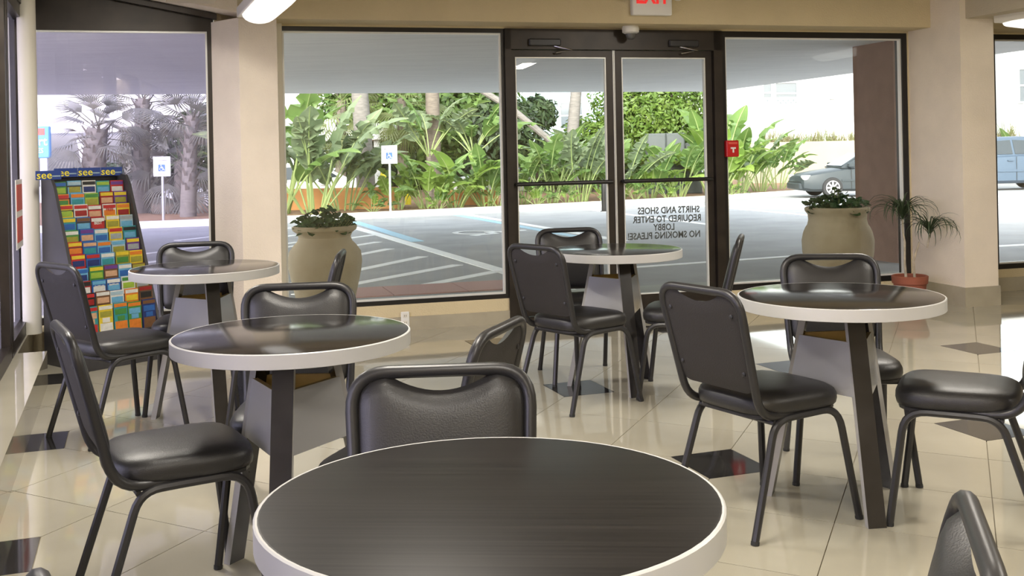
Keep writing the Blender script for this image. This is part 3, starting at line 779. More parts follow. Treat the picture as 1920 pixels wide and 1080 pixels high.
# each entry: cover colour, band colour, picture colour
GRID = [[('green','blue','lime'),('sky blue','pale blue','olive'),('white','black','navy'),('teal','lime','sky blue'),('red','purple','white')],
        [('orange','red','green'),('sky blue','orange','teal'),('lime','green','olive'),('darkred','yellow','peach'),('purple','yellow','olive')],
        [('yellow','red','lime'),('white','red','darkred'),('red','white','peach'),('white','red','orange'),('yellow','orange','darkred')],
        [('teal','yellow','blue'),('blue','brown','sky blue'),('darkred','white','red'),('yellow','white','olive'),('pale blue','grey','sky blue')],
        [('green','white','olive'),('blue','purple','peach'),('sky blue','white','blue'),('yellow','red','grey'),('teal','black','sky blue')],
        [('red','yellow','orange'),('blue','peach','teal'),('sky blue','orange','blue'),('pale blue','sky blue','olive'),('purple','yellow','grey')],
        [('red','yellow','navy'),('blue','red','navy'),('sky blue','white','teal'),('olive','yellow','green'),('yellow','orange','olive')],
        [('sky blue','blue','navy'),('green','yellow','lime'),('brown','purple','peach'),('sky blue','white','blue'),('brown','olive','black')],
        [('darkred','black','white'),('blue','sky blue','white'),('blue','white','sky blue'),('white','green','lime'),('olive','brown','grey')],
        [('black','red','darkred'),('brown','white','peach'),('white','pale blue','sky blue'),('orange','white','yellow'),('brown','darkred','black')],
        [('teal','red','peach'),('yellow','white','olive'),('teal','orange','green'),('green','orange','sky blue'),('navy','brown','blue')]]
ORD = ['top', 'second', 'third', 'fourth', 'fifth', 'sixth', 'seventh', 'eighth', 'ninth', 'tenth', 'bottom']; CO = ['leftmost', 'second', 'middle', 'fourth', 'rightmost']
Mr = Matrix.Translation((RX, RY, 0)) @ Matrix.Rotation(RA, 4, 'Z')
WORDS = {(2,3): ('FREE', 'print_red'), (3,2): ('BEST', 'print_white'), (8,1): ('SeaWorld', 'print_white'), (8,2): ('SeaWorld', 'print_white')}
bm1 = {}
def boxmesh(name, w, d, h, matn):
    k = (name, w, d, h, matn)
    if k not in bm1: bb = MB(); bb.box(-w/2, w/2, -d, 0, 0, h); bm1[k] = bb.mesh(name, matn)
    return bm1[k]
for i in range(ROWS):
    zt, dy = row_geo(i)
    for j in range(5):
        c, bd, pc = GRID[i][j]
        o = empty('brochure'); jig = R.uniform(-0.006, 0.006)
        x = 0.02 + (j+0.5)*(RW-0.04)/5; o.matrix_world = Mr @ Matrix.Translation((x+jig*0.5, -dy+0.006, zt-0.205)) @ Matrix.Rotation(math.radians(-4+R.uniform(-1,1)), 4, 'X')
        tag(o, '%s brochure with %s heading, %s in the %s row of the rack' % (c, bd, CO[j], ORD[i]), 'brochure', 'brochures in the floor rack')
        put('cover', boxmesh('cover', 0.094, 0.010, 0.205+jig, 'print_'+c), o)
        put('heading', boxmesh('heading', 0.088, 0.0015, 0.022, 'print_'+bd), o, (0, -0.010, 0.176+jig))
        put('picture', boxmesh('picture', 0.080, 0.0015, 0.036, 'print_'+pc), o, (0, -0.010, 0.128+jig))
        if i == 10:
            put('picture', boxmesh('picture', 0.084, 0.0015, 0.070, 'print_'+bd), o, (0, -0.010, 0.016))
            put('picture', boxmesh('picture', 0.050, 0.0025, 0.030, 'print_white' if j == 1 else 'print_'+pc), o, (0, -0.010, 0.090))
        if (i, j) in WORDS:
            wd, mm = WORDS[(i, j)]; me = text_mesh(wd, 0.026 if len(wd) < 5 else 0.016, 0.0004, 'print', mm, bold=0.0006)
            for v in me.vertices: v.co = Vector((v.co.x, -0.0126-v.co.z, v.co.y+0.165+jig))
            put('lettering', me, o)
# blue banners above the rack
for k, (x0, x1, yb, l) in enumerate(((-0.10, 0.07, -0.20, 'leftmost'), (0.06, 0.22, -0.14, 'second'), (0.225, 0.385, -0.10, 'third'), (0.39, 0.545, -0.06, 'rightmost'))):
    o = empty('banner_card'); o.matrix_world = Mr @ Matrix.Translation(((x0+x1)/2, -0.055 if k else -0.13, 1.222 if k else 1.21))
    tag(o, 'blue card with yellow lettering, %s above the rack' % l, 'banner', 'blue cards along the top of the rack')
    b = MB(); w_ = x1-x0; b.box(-w_/2, w_/2, -0.004, 0, 0.0, 0.058); b.build('card', 'banner_blue', o)
    me = text_mesh('see', 0.074, 0.0006, 'print', 'banner_yellow', bold=0.0006)
    for v in me.vertices: v.co = Vector((v.co.x*1.05-w_*0.17, -0.0046-v.co.z, v.co.y*0.95+0.028))
    put('lettering', me, o)
    b = MB(); b.box(w_*0.14, w_*0.46, -0.0046, -0.004, 0.018, 0.026); b.build('small_print', 'print_pale blue', o)

# poster on the left glass
o = empty('notice', (0, 0, 0)); tag(o, 'red and white notice on the left window beside the round column', 'notice')
b = MB(); b.box(0.10, 0.50, -0.165, -0.160, 0.80, 1.22, LM); b.build('sheet', 'plastic_white', o)
b = MB(); b.box(0.13, 0.47, -0.160, -0.158, 1.03, 1.19, LM); b.box(0.13, 0.47, -0.160, -0.158, 0.84, 0.99, LM); b.build('print', 'sign_red', o)

# ---------------------------------------------------------------- potted plant inside
px0, py0 = 3.24, 8.72
o = empty('potted_plant', (px0, py0, 0)); tag(o, 'two-stemmed spiky plant in a terracotta pot by the right pillar', 'potted plant')
b = MB(); b.lathe([(0.098, 0.0), (0.104, 0.01), (0.130, 0.185), (0.140, 0.187), (0.145, 0.245), (0.136, 0.250), (0.126, 0.245), (0.122, 0.20)], 32); b.build('pot', 'terracotta', o, True)
b = MB(); b.lathe([(0.124, 0.20), (0.124, 0.212), (0.01, 0.218)], 20); b.build('soil', 'soil', o)
def strap(L, w, droop, seg=8):
    b = MB(); P = []
    x = z = 0.0; a = math.radians(72)
    for k in range(seg+1):
        P.append((x, z)); a -= droop/seg*(0.4+1.2*k/seg); x += math.cos(a)*L/seg; z += math.sin(a)*L/seg
    vs = []
    for k, (x, z) in enumerate(P):
        u = k/seg; ww = w*(0.6+0.8*u if u < 0.35 else 0.9*(1-((u-0.35)/0.65)**2)+0.02)
        vs += [(x, -ww, z+ww*0.4), (x, 0, z), (x, ww, z+ww*0.4)]
    b.add(vs, [(3*k+s, 3*k+s+1, 3*k+s+4, 3*k+s+3) for k in range(seg) for s in (0, 1)])
    return b.mesh('leaf', 'dracaena_leaf', True)
straps = [strap(0.40, 0.0085, 2.3), strap(0.46, 0.008, 3.1), strap(0.36, 0.009, 1.5), strap(0.50, 0.0075, 3.6)]
for (sx, sy, hx, hy, hz, nl, s0) in ((-0.03, 0.0, -0.045, 0.02, 0.745, 64, 0.92), (0.045, 0.01, 0.165, -0.02, 0.615, 50, 0.86)):
    b = MB(); pts = [(sx, sy, 0.2), (sx-0.01, sy, 0.36), (sx+(hx-sx)*0.35, sy, 0.52), (sx+(hx-sx)*0.8, hy, hz-0.14), (hx, hy, hz)]
    b.tube(pts, [0.012, 0.010, 0.009, 0.008, 0.007], 8); st = b.build('stem', 'stem_tan', o, True)
    for k in range(nl):
        a = k*2.399+R.uniform(-0.3, 0.3); tilt = R.uniform(-0.5, 0.25); s_ = s0*R.uniform(0.75, 1.1)
        M = Matrix.Translation((hx, hy, hz-0.05*k/nl+R.uniform(-0.02, 0.02))) @ Matrix.Rotation(a, 4, 'Z') @ Matrix.Rotation(-tilt*0.6, 4, 'Y') @ Matrix.Scale(s_, 4)
        put('leaf', R.choice(straps), st, M=M)

# ---------------------------------------------------------------- canopy and column outside
b = MB(); b.prism([tuple(W(t, o).xy) for t, o in ((-7, 0.14), (10.5, 0.14), (10.5, 13.2), (-7, 13.2))], 2.55, 2.90)
struct(b.build('canopy', 'soffit'), 'grey stucco underside of the drive-through canopy')
b = MB(); wbox(b, 7.68, 8.45, 2.88, 3.70, -0.2, 2.56)
struct(b.build('canopy_column', 'brown_stucco'), 'square brown stucco column outside the right window')
o = empty('bollard', (2.33, 27.0, gz(2.33, 27.0))); tag(o, 'short dark post on the asphalt low in the left door', 'bollard')
b = MB(); b.lathe([(0.085, 0), (0.085, 0.74), (0.07, 0.77), (0.01, 0.78)], 14); b.build('pipe', 'frame_dark', o, True)
b = MB(); b.lathe([(0.12, 0), (0.12, 0.02), (0.085, 0.025)], 14, cap1=False); b.build('base_plate', 'frame_dark', o, True)

# ---------------------------------------------------------------- urns
def urn(x, y, s, prof, label, plabel, name='stone_urn'):
    z0 = -0.03
    o = empty(name, (x, y, z0)); tag(o, label, 'urn', 'stone urns outside the windows')
    b = MB(); b.lathe([(r_*s, z*s) for r_, z in prof], 48, cap1=False); b.build('body', 'urn_stone', o, True)
    ztop = prof[-1][1]*s; rt = prof[-1][0]*s
    b = MB(); b.lathe([(rt*1.02, ztop-0.03), (0.01, ztop+0.0)], 24, cap0=False); b.build('soil', 'soil', o)
    p = empty('bedding_plant', (x, y, z0+ztop-0.01)); tag(p, plabel, 'plant')
    b = MB(); lb = MB()
    for k in range(260):
        a = R.uniform(0, 2*PI); rr = rt*1.3*math.sqrt(R.random()); h = R.uniform(0.02, 0.21)*(1.15-0.5*rr/rt)
        c = Vector((rr*math.cos(a), rr*math.sin(a), h)); nrm = Vector((R.uniform(-0.7,0.7), R.uniform(-0.9,0.4), 0.8)).normalized()
        t1 = nrm.orthogonal().normalized(); t2 = nrm.cross(t1); q = R.uniform(0.020, 0.036); n_ = 7
        ring_ = [c + (t1*math.cos(2*PI*j/n_)+t2*math.sin(2*PI*j/n_))*q*(1+0.12*(j % 2)) for j in range(n_)]
        lb.add(ring_+[c-nrm*0.008], [(j, (j+1)%n_, n_) for j in range(n_)])
        if k % 4 == 0: b.tube([(c.x*0.5, c.y*0.5, -0.02), tuple(c)], 0.003, 5)
    lo_ = lb.build('leaves', 'geranium', p); lo_['kind'] = 'stuff'
    b.build('stems', 'stalk', p)
prof_l = [(0.19, 0.0), (0.215, 0.03), (0.25, 0.22), (0.295, 0.42), (0.304, 0.50), (0.295, 0.58), (0.255, 0.635), (0.225, 0.665), (0.213, 0.70), (0.228, 0.735), (0.262, 0.76), (0.268, 0.785), (0.25, 0.795), (0.225, 0.78), (0.20, 0.74)]
prof_r = [(0.20, 0.0), (0.225, 0.03), (0.265, 0.20), (0.30, 0.38), (0.305, 0.48), (0.29, 0.55), (0.268, 0.60), (0.255, 0.615), (0.245, 0.66), (0.25, 0.71), (0.272, 0.735), (0.276, 0.76), (0.262, 0.772), (0.235, 0.76), (0.21, 0.72)]
urn(-1.55, 8.72, 0.99, prof_l, 'tall pale stone urn outside the left of the doors', 'leafy green plant filling the tall left urn')
urn(2.93, 9.62, 1.04, prof_r, 'wide pale stone urn outside beside the brown column', 'leafy green plant filling the wide right urn')

# ---------------------------------------------------------------- big-leaved plants in the bed
def paddle(L, w, stalk, matn, droop=0.9, splits=5):
    """one big leaf: a stalk that becomes the midrib and a folded, torn blade"""
    b = MB(); seg = 16; P = []; x = z = 0.0; a = math.radians(86); tot = L+stalk; T = []
    for k in range(seg+1):
        P.append(Vector((x, 0, z))); T.append(a); st = tot/seg
        a -= droop/seg*(0.25+1.5*(k/seg)**1.5); x += math.cos(a)*st; z += math.sin(a)*st
    f0 = stalk/tot
    b.cur = 1; b.tube(P, [0.016*(1-0.8*k/seg)+0.003 for k in range(seg+1)], 5); b.cur = 0
    vs = []; rows = []
    ks = 22
    cuts = set(R.sample(range(4, ks-3), splits))
    for k in range(ks+1):
        u = k/ks; q = (f0+(1-f0)*u)*seg; i = min(int(q), seg-1); fr = q-i; p = P[i].lerp(P[i+1], fr); aa = T[i]
        ww = w*(math.sin(PI*min(1, u**0.75*0.97+0.03)))**0.75; nz = Vector((-math.sin(aa), 0, math.cos(aa)))
        rows.append((p, ww, nz, k))
    for s in (-1, 1):
        prev = None
        for k, (p, ww, nz, kk) in enumerate(rows):
            sag = 0.25 if kk not in cuts else -0.15
            cut = 0.45 if kk in cuts else 1.0
            row = [p, p+Vector((0, s*ww*0.5*cut, 0))+nz*ww*0.22, p+Vector((0.02, s*ww*cut, 0))+nz*ww*sag]
            if prev: b.add(prev+row, [(0,1,4,3), (1,2,5,4)] if s > 0 else [(3,4,1,0), (4,5,2,1)])
            prev = row
    return b.mesh('leaf', [matn, 'stalk'], True)
LEAVES = {'g': [paddle(1.0, 0.20, 0.75, 'banana_green', 0.8), paddle(1.15, 0.24, 0.9, 'banana_green', 1.3), paddle(0.85, 0.19, 0.6, 'banana_green', 1.8)],
          'l': [paddle(0.95, 0.22, 0.55, 'banana_light', 0.9, 3), paddle(0.9, 0.21, 0.6, 'banana_light', 1.5, 3), paddle(0.8, 0.20, 0.4, 'banana_light', 1.9, 4)],
          's': [paddle(1.1, 0.24, 0.8, 'banana_grey', 0.7), paddle(1.2, 0.27, 0.9, 'banana_grey', 1.2), paddle(0.95, 0.22, 0.7, 'banana_grey', 1.7)]}
def big_plant(x, y, s, n_, kinds, label, trunk=0.0, spread=1.0, base=None):
    z0 = (gz(x, y)+0.12) if base is None else base
    o = empty('bird_of_paradise_plant', (x, y, z0)); tag(o, label, 'plant', 'broad-leaved plants in the bed')
    if trunk:
        b = MB(); b.tube([(0,0,0), (0.03,0.02,trunk*0.5), (0,0,trunk)], [0.10, 0.085, 0.07], 9); b.build('trunk', 'bark', o, True)
    for k in range(n_):
        a = k*2.399+R.uniform(-0.4, 0.4); tl = R.uniform(0.05, 0.65)*spread; s_ = s*R.uniform(0.75, 1.12)
        r0 = 0.16*s if not trunk else 0.03
        M = Matrix.Translation((math.cos(a)*r0, math.sin(a)*r0, max(0, trunk-0.1))) @ Matrix.Rotation(a, 4, 'Z') @ Matrix.Rotation(tl, 4, 'Y') @ Matrix.Rotation(R.uniform(-0.9, 0.9), 4, 'Z') @ Matrix.Scale(s_, 4)
        put('leaf', R.choice(LEAVES[R.choice(kinds)]), o, M=M)
big_plant(-5.05, 26.9, 1.6, 16, 's', 'tall grey-green broad-leaved plant behind the tall urn', spread=0.9)
big_plant(-5.95, 27.0, 1.75, 14, 'sg', 'tall torn-leaved plant at the left edge of the centre window', spread=1.0)
big_plant(-4.45, 28.0, 1.4, 14, 's', 'grey-green broad-leaved plant left of the parking sign', spread=0.8)
big_plant(-3.05, 28.1, 0.75, 9, 'gl', 'low broad-leaved plant right of the parking sign')
big_plant(-2.3, 28.4, 1.12, 16, 'gl', 'bright leafy clump right of the sign post')
big_plant(-1.55, 28.7, 1.24, 17, 'l', 'lime green broad-leaved clump in the middle of the centre window', spread=0.9)
big_plant(-0.75, 29.0, 1.12, 16, 'gl', 'leafy clump at the right side of the centre window')
big_plant(-1.15, 31.5, 1.15, 10, 'gs', 'tall-trunked broad-leaved palm in the right of the centre window', trunk=1.5, spread=1.25)
big_plant(-2.5, 32.0, 1.25, 10, 'gs', 'tall-trunked broad-leaved palm left of the second palm trunk', trunk=1.5, spread=1.2)
big_plant(0.25, 29.9, 1.06, 15, 'g', 'broad-leaved clump at the left of the left door')
big_plant(1.05, 30.3, 1.30, 16, 'sg', 'tall broad-leaved clump in the middle of the left door', spread=0.8)
big_plant(1.95, 30.9, 1.36, 16, 'gs', 'broad-leaved clump at the right of the left door', spread=0.8)
big_plant(3.15, 31.7, 1.12, 15, 'gs', 'broad-leaved clump at the left of the right door')
big_plant(4.15, 32.3, 1.06, 16, 'gl', 'bright clump below the grey cabinets')
big_plant(5.15, 33.0, 1.12, 15, 'gl', 'leafy clump at the right of the right door')
big_plant(6.45, 33.9, 1.75, 18, 'lg', 'tall upright light green plant at the left of the right window', spread=0.7)
big_plant(7.35, 34.7, 1.5, 16, 'gl', 'second upright leafy plant in the right window', spread=0.9)
big_plant(8.4, 36.2, 1.2, 14, 'gs', 'leafy plant just left of the grey sedan')
big_plant(9.5, 38.0, 1.1, 10, 'gs', 'leafy plant behind the grey sedan hood')
big_plant(19.1, 40.5, 1.6, 8, 'sg', 'pointed-leaved plant behind the blue car', spread=0.6)
# low ground plants
for i, (x, y, l) in enumerate(((-3.6, 27.3, 'under the parking sign'), (-1.95, 27.8, 'below the lime clump'), (-0.4, 28.6, 'at the right end of the centre window'), (0.65, 29.2, 'low in the left door'), (1.5, 29.8, 'low beside the door stile'),
                               (2.6, 30.6, 'between the two doors'), (3.6, 31.2, 'low in the right door'), (4.65, 31.9, 'low at the right of the right door'), (6.7, 33.0, 'low in the right window'))):
    big_plant(x, y, 0.42, 12, 'gl', 'low leafy ground plant %s' % l, spread=1.5)

# ---------------------------------------------------------------- palms
def fan(rad, blades, matn, spread=2.6):
    b = MB(); b.tube([(0,0,0), (0.35*rad,0,0.02), (0.75*rad,0,0)], [0.02,0.014,0.01], 5)
    for k in range(blades):
        a = (k/(blades-1)-0.5)*spread; L = rad*(1-0.25*abs(a)/spread*2)
        d = Vector((math.cos(a), math.sin(a), 0)); sN = Vector((-d.y, d.x, 0))*0.022*rad; o_ = Vector((0.75*rad, 0, 0))
        m1 = o_+d*L*0.55+Vector((0,0,-0.02)); m2 = o_+d*L+Vector((0,0,-0.35*L))
        b.add([o_-sN*0.4, o_+sN*0.4, m1+sN, m1-sN, m2], [(0,1,2,3), (3,2,4)])
    return b.mesh('frond', matn)
FANS = {m_: [fan(1.0, 19, m_), fan(1.0, 15, m_, 2.0)] for m_ in ('fan_green', 'fan_grey')}
def palm(x, y, h, r_, lean, matb, matf, nf, frond, label, boots=False, hang=1.0, crown0=None):
    z0 = gz(x, y)+0.05
    o = empty('palm_tree', (x, y, z0)); tag(o, label, 'palm tree', 'palms in the planting bed')
    b = MB(); pts = [Vector((lean[0]*(k/8)**1.4, lean[1]*(k/8)**1.4, h*k/8)) for k in range(9)]
    b.tube(pts, [r_*(1.15-0.3*k/8) for k in range(9)], 12); b.build('trunk', matb, o, True)
    if boots:
        b = MB()
        for k in range(70):
            u = 0.25+0.75*k/70; a = k*2.4; p = pts[min(8, int(u*8))].lerp(pts[min(8, int(u*8)+1)], u*8-int(u*8)); d = Vector((math.cos(a), math.sin(a), 0)); q = Vector((-d.y, d.x, 0))*0.05
            b.add([p+d*r_*0.8-q, p+d*r_*0.8+q, p+d*(r_+0.16)+Vector((0,0,0.24))+q*0.4, p+d*(r_+0.16)+Vector((0,0,0.24))-q*0.4], [(0,1,2,3)])
        bo = b.build('leaf_bases', matb, o); bo['kind'] = 'stuff'
    for k in range(nf):
        a = k*2.399; u = k/nf; el = 1.1-2.3*u*hang
        M = Matrix.Translation(pts[-1]+Vector((0,0,0.1-0.5*u))) @ Matrix.Rotation(a, 4, 'Z') @ Matrix.Rotation(-el, 4, 'Y') @ Matrix.Rotation(R.uniform(-0.5,0.5), 4, 'X') @ Matrix.Scale(frond*R.uniform(0.8,1.15), 4)
        put('frond', R.choice(FANS[matf]), o, M=M)
palm(-4.15, 30.2, 6.5, 0.24, (-0.35, 0.0), 'bark_grey', 'fan_green', 10, 1.0, 'pale leaning palm trunk behind the tall urn')
palm(-2.45, 33.2, 6.8, 0.22, (0.0, 0.0), 'bark', 'fan_green', 10, 1.0, 'straight ringed palm trunk in the centre window')
palm(-5.35, 33.0, 3.3, 0.16, (0.1, 0), 'bark', 'fan_green', 26, 1.1, 'bushy fan palm behind the grey-green leaves', hang=1.1)
palm(-3.5, 34.0, 3.4, 0.16, (0.0, 0), 'bark', 'fan_green', 26, 1.1, 'bushy fan palm between the two tall trunks', hang=1.1)
palm(1.95, 36.5, 6.0, 0.20, (0.6, 0.2), 'bark_grey', 'fan_green', 8, 1.0, 'curved pale palm trunk seen at the top of the left door')
palm(-10.6, 26.6, 2.35, 0.30, (0.25, 0.0), 'bark_grey', 'fan_grey', 22, 0.8, 'stout palm with ragged trunk in the left window', boots=True, hang=0.7)
palm(-10.0, 28.6, 3.2, 0.22, (0.1, 0.0), 'bark_grey', 'fan_grey', 18, 0.9, 'slim palm trunk in the middle of the left window', boots=True)
palm(-8.1, 26.5, 2.6, 0.18, (0.15, 0.0), 'bark_grey', 'fan_grey', 20, 0.9, 'spreading palm at the right of the left window', boots=True, hang=0.6)
palm(-8.9, 28.4, 1.5, 0.14, (0.0, 0.0), 'bark_grey', 'fan_grey', 22, 1.0, 'low bushy palm behind the small parking sign', hang=1.0)
o = empty('fallen_trunk', (0.2, 33.5, 2.45)); tag(o, 'slanting bare trunk across the left door', 'tree trunk')
b = MB(); b.tube([(-1.4, 0, 1.0), (-0.2, 0, 0.25), (1.25, 0, -1.0), (1.9, 0, -2.3)], [0.10, 0.10, 0.11, 0.12], 9); b.build('trunk', 'bark_grey', o, True)

# ---------------------------------------------------------------- trees and hedges
def leafy(n_, rx, ry, rz, size, matn, core=0.35):
    b = MB(); vs = []; fs = []
    for k in range(n_):
        while True:
            p = Vector((R.uniform(-1,1), R.uniform(-1,1), R.uniform(-1,1)))
            if core < p.length < 1: break
        bump_ = 0.86+0.14*math.sin(p.x*7+p.z*5)*math.cos(p.y*6+p.z*4)
        c = Vector((p.x*rx, p.y*ry, p.z*rz))*bump_; nr = (p.normalized()+Vector((R.uniform(-.8,.8), R.uniform(-.8,.8), R.uniform(-.3,.9)))).normalized()
        t1 = nr.orthogonal().normalized(); t1.rotate(Matrix.Rotation(R.uniform(0, 6.28), 3, nr)); t2 = nr.cross(t1); s_ = size*R.uniform(0.6, 1.3)
        q = len(vs); vs += [c-t1*s_, c-t2*s_*0.42, c+t1*s_, c+t2*s_*0.42]; fs.append((q, q+1, q+2, q+3))
    b.add(vs, fs); return b.mesh('foliage', matn)
def tree(x, y, zc, rx, ry, rz, n_, size, matn, label, trunk_r=0.12, name='leafy_tree', group='trees behind the bed', cat='tree'):
    z0 = gz(x, y)+0.02
    o = empty(name, (x, y, z0)); tag(o, label, cat, group)
    f = put('foliage', leafy(n_, rx, ry, rz, size, matn), o, (0, 0, zc-z0)); f['kind'] = 'stuff'
    b = MB(); h = max(0.4, zc-z0)
    b.tube([(0,0,0), (0.05,0,h*0.6), (0,0,h)], [trunk_r, trunk_r*0.8, trunk_r*0.5], 8)
    for k in range(5):
        a = k*1.3; b.tube([(0.03,0,h*0.65), (math.cos(a)*rx*0.5, math.sin(a)*ry*0.5, h+rz*0.4)], [trunk_r*0.5, trunk_r*0.2], 6)
    b.build('trunk', 'bark', o, True)
    return o
tree(5.2, 38.5, 2.6, 2.7, 1.6, 2.3, 13000, 0.105, 'hedge_lime', 'big bright green hedge filling the top of the right door', cat='hedge', name='hedge')
tree(2.9, 37.5, 1.4, 1.5, 1.2, 1.4, 5000, 0.10, 'hedge_lime', 'rounded light green bush right of the slanting trunk', cat='bush', name='bush')
tree(1.9, 36.8, 1.0, 1.5, 1.2, 1.2, 2400, 0.15, 'tree_green', 'green bush below the curved palm trunk', cat='bush', name='bush')
tree(0.9, 38.5, 2.7, 0.95, 0.9, 0.75, 1500, 0.14, 'tree_dark', 'small dark tree with a bare stem at the top of the left door')
tree(-0.3, 36.0, 1.9, 1.6, 1.3, 1.6, 2800, 0.16, 'tree_dark', 'dark tree left of the left door')
tree(-1.4, 38.0, 2.8, 2.0, 1.5, 2.0, 3600, 0.18, 'tree_green', 'green tree at the top right of the centre window')
tree(-3.2, 40.5, 2.9, 2.4, 1.5, 2.5, 4000, 0.18, 'tree_green', 'green tree behind the two palm trunks')
tree(-6.0, 41.0, 2.9, 1.9, 1.4, 2.4, 3000, 0.18, 'tree_green', 'green tree at the left of the centre window')
tree(-9.2, 33.5, 1.7, 1.9, 1.2, 1.7, 2600, 0.16, 'tree_dark', 'dark tree behind the palms in the left window')
tree(-11.4, 33.8, 1.2, 1.3, 1.0, 1.2, 1500, 0.15, 'fan_grey', 'greyish shrub behind the stout palm', cat='bush', name='bush')
tree(-13.5, 36.0, 0.5, 2.0, 1.2, 0.9, 1500, 0.16, 'tree_dark', 'low dark hedge far left behind the blue sign', cat='hedge', name='hedge')
tree(2.6, 42.0, 0.7, 4.5, 1.2, 1.3, 3600, 0.2, 'tree_dark', 'long dark hedge at the back behind the doors', cat='hedge', name='hedge')
tree(-4.0, 44.0, 0.6, 5.0, 1.2, 1.2, 3600, 0.2, 'tree_dark', 'long dark hedge at the back of the centre window', cat='hedge', name='hedge')
# grassy plants on top of the retaining wall
b = MB()
for i in range(18):
    x = 10.6+i*0.66+R.uniform(-0.2, 0.2); y = 44.6+R.uniform(-0.2, 0.5)
    for k in range(55):
        a = R.uniform(0, 6.28); L = R.uniform(0.2, 0.6 if i % 4 else 0.95); d = Vector((math.cos(a)*R.uniform(0.1,0.6), math.sin(a)*0.3, 1)).normalized(); p = Vector((x+R.uniform(-0.35,0.35), y+R.uniform(-0.15,0.15), 1.49)); q = Vector((0.02, 0.008, 0))
        b.add([p-q, p+q, p+d*L+Vector((d.x*0.2,0,0))], [(0,1,2)])
tag(b.build('weeds', 'dry_grass'), 'dry weeds growing along the top of the cream retaining wall', 'weeds', kind='stuff')

# ---------------------------------------------------------------- walls, cabinets, signs and houses
b = MB(); b.box(9.6, 40.0, 44.2, 45.6, -0.6, 1.5)
struct(b.build('retaining_wall', 'cream_stucco'), 'cream retaining wall behind the cars')
o = empty('planter_wall', (-4.6, 28.6, -0.28)); tag(o, 'low orange stucco wall behind the plants of the centre window', 'wall')
b = MB(); b.bbox(-2.6, 1.5, 0.0, 0.4, 0.0, 0.72, 0.06); b.build('wall', 'orange_stucco', o)
o = empty('planter_wall', (-0.9, 29.8, -0.28)); tag(o, 'short orange stucco wall behind the lime clump', 'wall')
b = MB(); b.bbox(-0.9, 0.5, 0.0, 0.3, 0.0, 0.55, 0.05); b.build('wall', 'orange_stucco', o)
for i, (x, y, w_, h, lab, z) in enumerate(((4.75, 34.9, 0.62, 2.05, 'left grey utility cabinet with white sticker', 0.0), (5.38, 34.95, 0.62, 2.05, 'middle grey utility cabinet', 0.0), (5.98, 35.1, 0.55, 1.72, 'lower grey utility cabinet on the right', 0.0))):
    o = empty('utility_cabinet', (x, y, gz(x, y)+0.1)); tag(o, lab, 'cabinet', 'grey utility cabinets')
    b = MB(); b.bbox(-w_/2, w_/2, 0, 0.6, 0, h, 0.02); b.build('body', 'cabinet_grey', o)
    b = MB(); b.bbox(-w_/2+0.03, w_/2-0.03, -0.02, 0.0, 0.06, h-0.08, 0.01); dd = b.build('door', 'cabinet_grey', o)
    b = MB(); b.box(w_/2-0.10, w_/2-0.07, -0.04, -0.02, h*0.5, h*0.5+0.14); b.build('handle', 'steel_dark', dd)
    if i == 0: b = MB(); b.box(-0.22, -0.02, -0.026, -0.02, h-0.75, h-0.5); b.build('sticker', 'sign_white', dd)
def park_sign(x, y, ztop, label):
    z0 = gz(x, y)+0.1
    o = empty('parking_sign', (x, y, z0)); tag(o, label, 'sign', 'parking signs')
    b = MB(); b.tube([(0,0.02,0), (0,0.02,ztop-z0-0.05)], 0.03, 10); b.build('post', 'post_grey', o, True)
    b = MB(); b.bbox(-0.20, 0.20, -0.02, 0.0, ztop-z0-0.46, ztop-z0, 0.01); pn = b.build('panel', 'sign_white', o)
    b = MB(); b.box(-0.08, 0.08, -0.024, -0.02, ztop-z0-0.34, ztop-z0-0.18); b.build('blue_square', 'sign_blue', pn)
    b = MB(); wheelchair(b, Matrix(((0.14,0,0,-0.07), (0,0,-1,-0.024), (0,0.14,0,ztop-z0-0.33), (0,0,0,1))), 0.004); b.build('wheelchair_symbol', 'sign_white', pn)
    for q, z in enumerate((0.08, 0.12, 0.40)):
        b = MB(); b.box(-0.13+0.02*q, 0.13-0.02*q, -0.0225, -0.02, ztop-z0-z-0.012, ztop-z0-z); b.build('print', 'letter_grey', pn)
park_sign(-3.07, 26.60, 1.55, 'white accessible parking sign among the plants of the centre window')
park_sign(-8.15, 24.75, 1.38, 'white parking sign seen through the violet left window')
for x, l in ((-3.72, 'left'), (-3.02, 'right')):
    y = 30.6; o = empty('bollard', (x, y, gz(x, y)+0.05)); tag(o, 'yellow bollard behind the parking sign post, %s one' % l, 'bollard')
    b = MB(); b.lathe([(0.09, 0), (0.09, 1.0), (0.06, 1.07), (0.01, 1.09)], 14); b.build('pipe', 'yellow_paint', o, True)
    b = MB(); b.lathe([(0.093, 0.7), (0.093, 0.8)], 14, cap0=False, cap1=False); b.build('band', 'letter_grey', o, True)
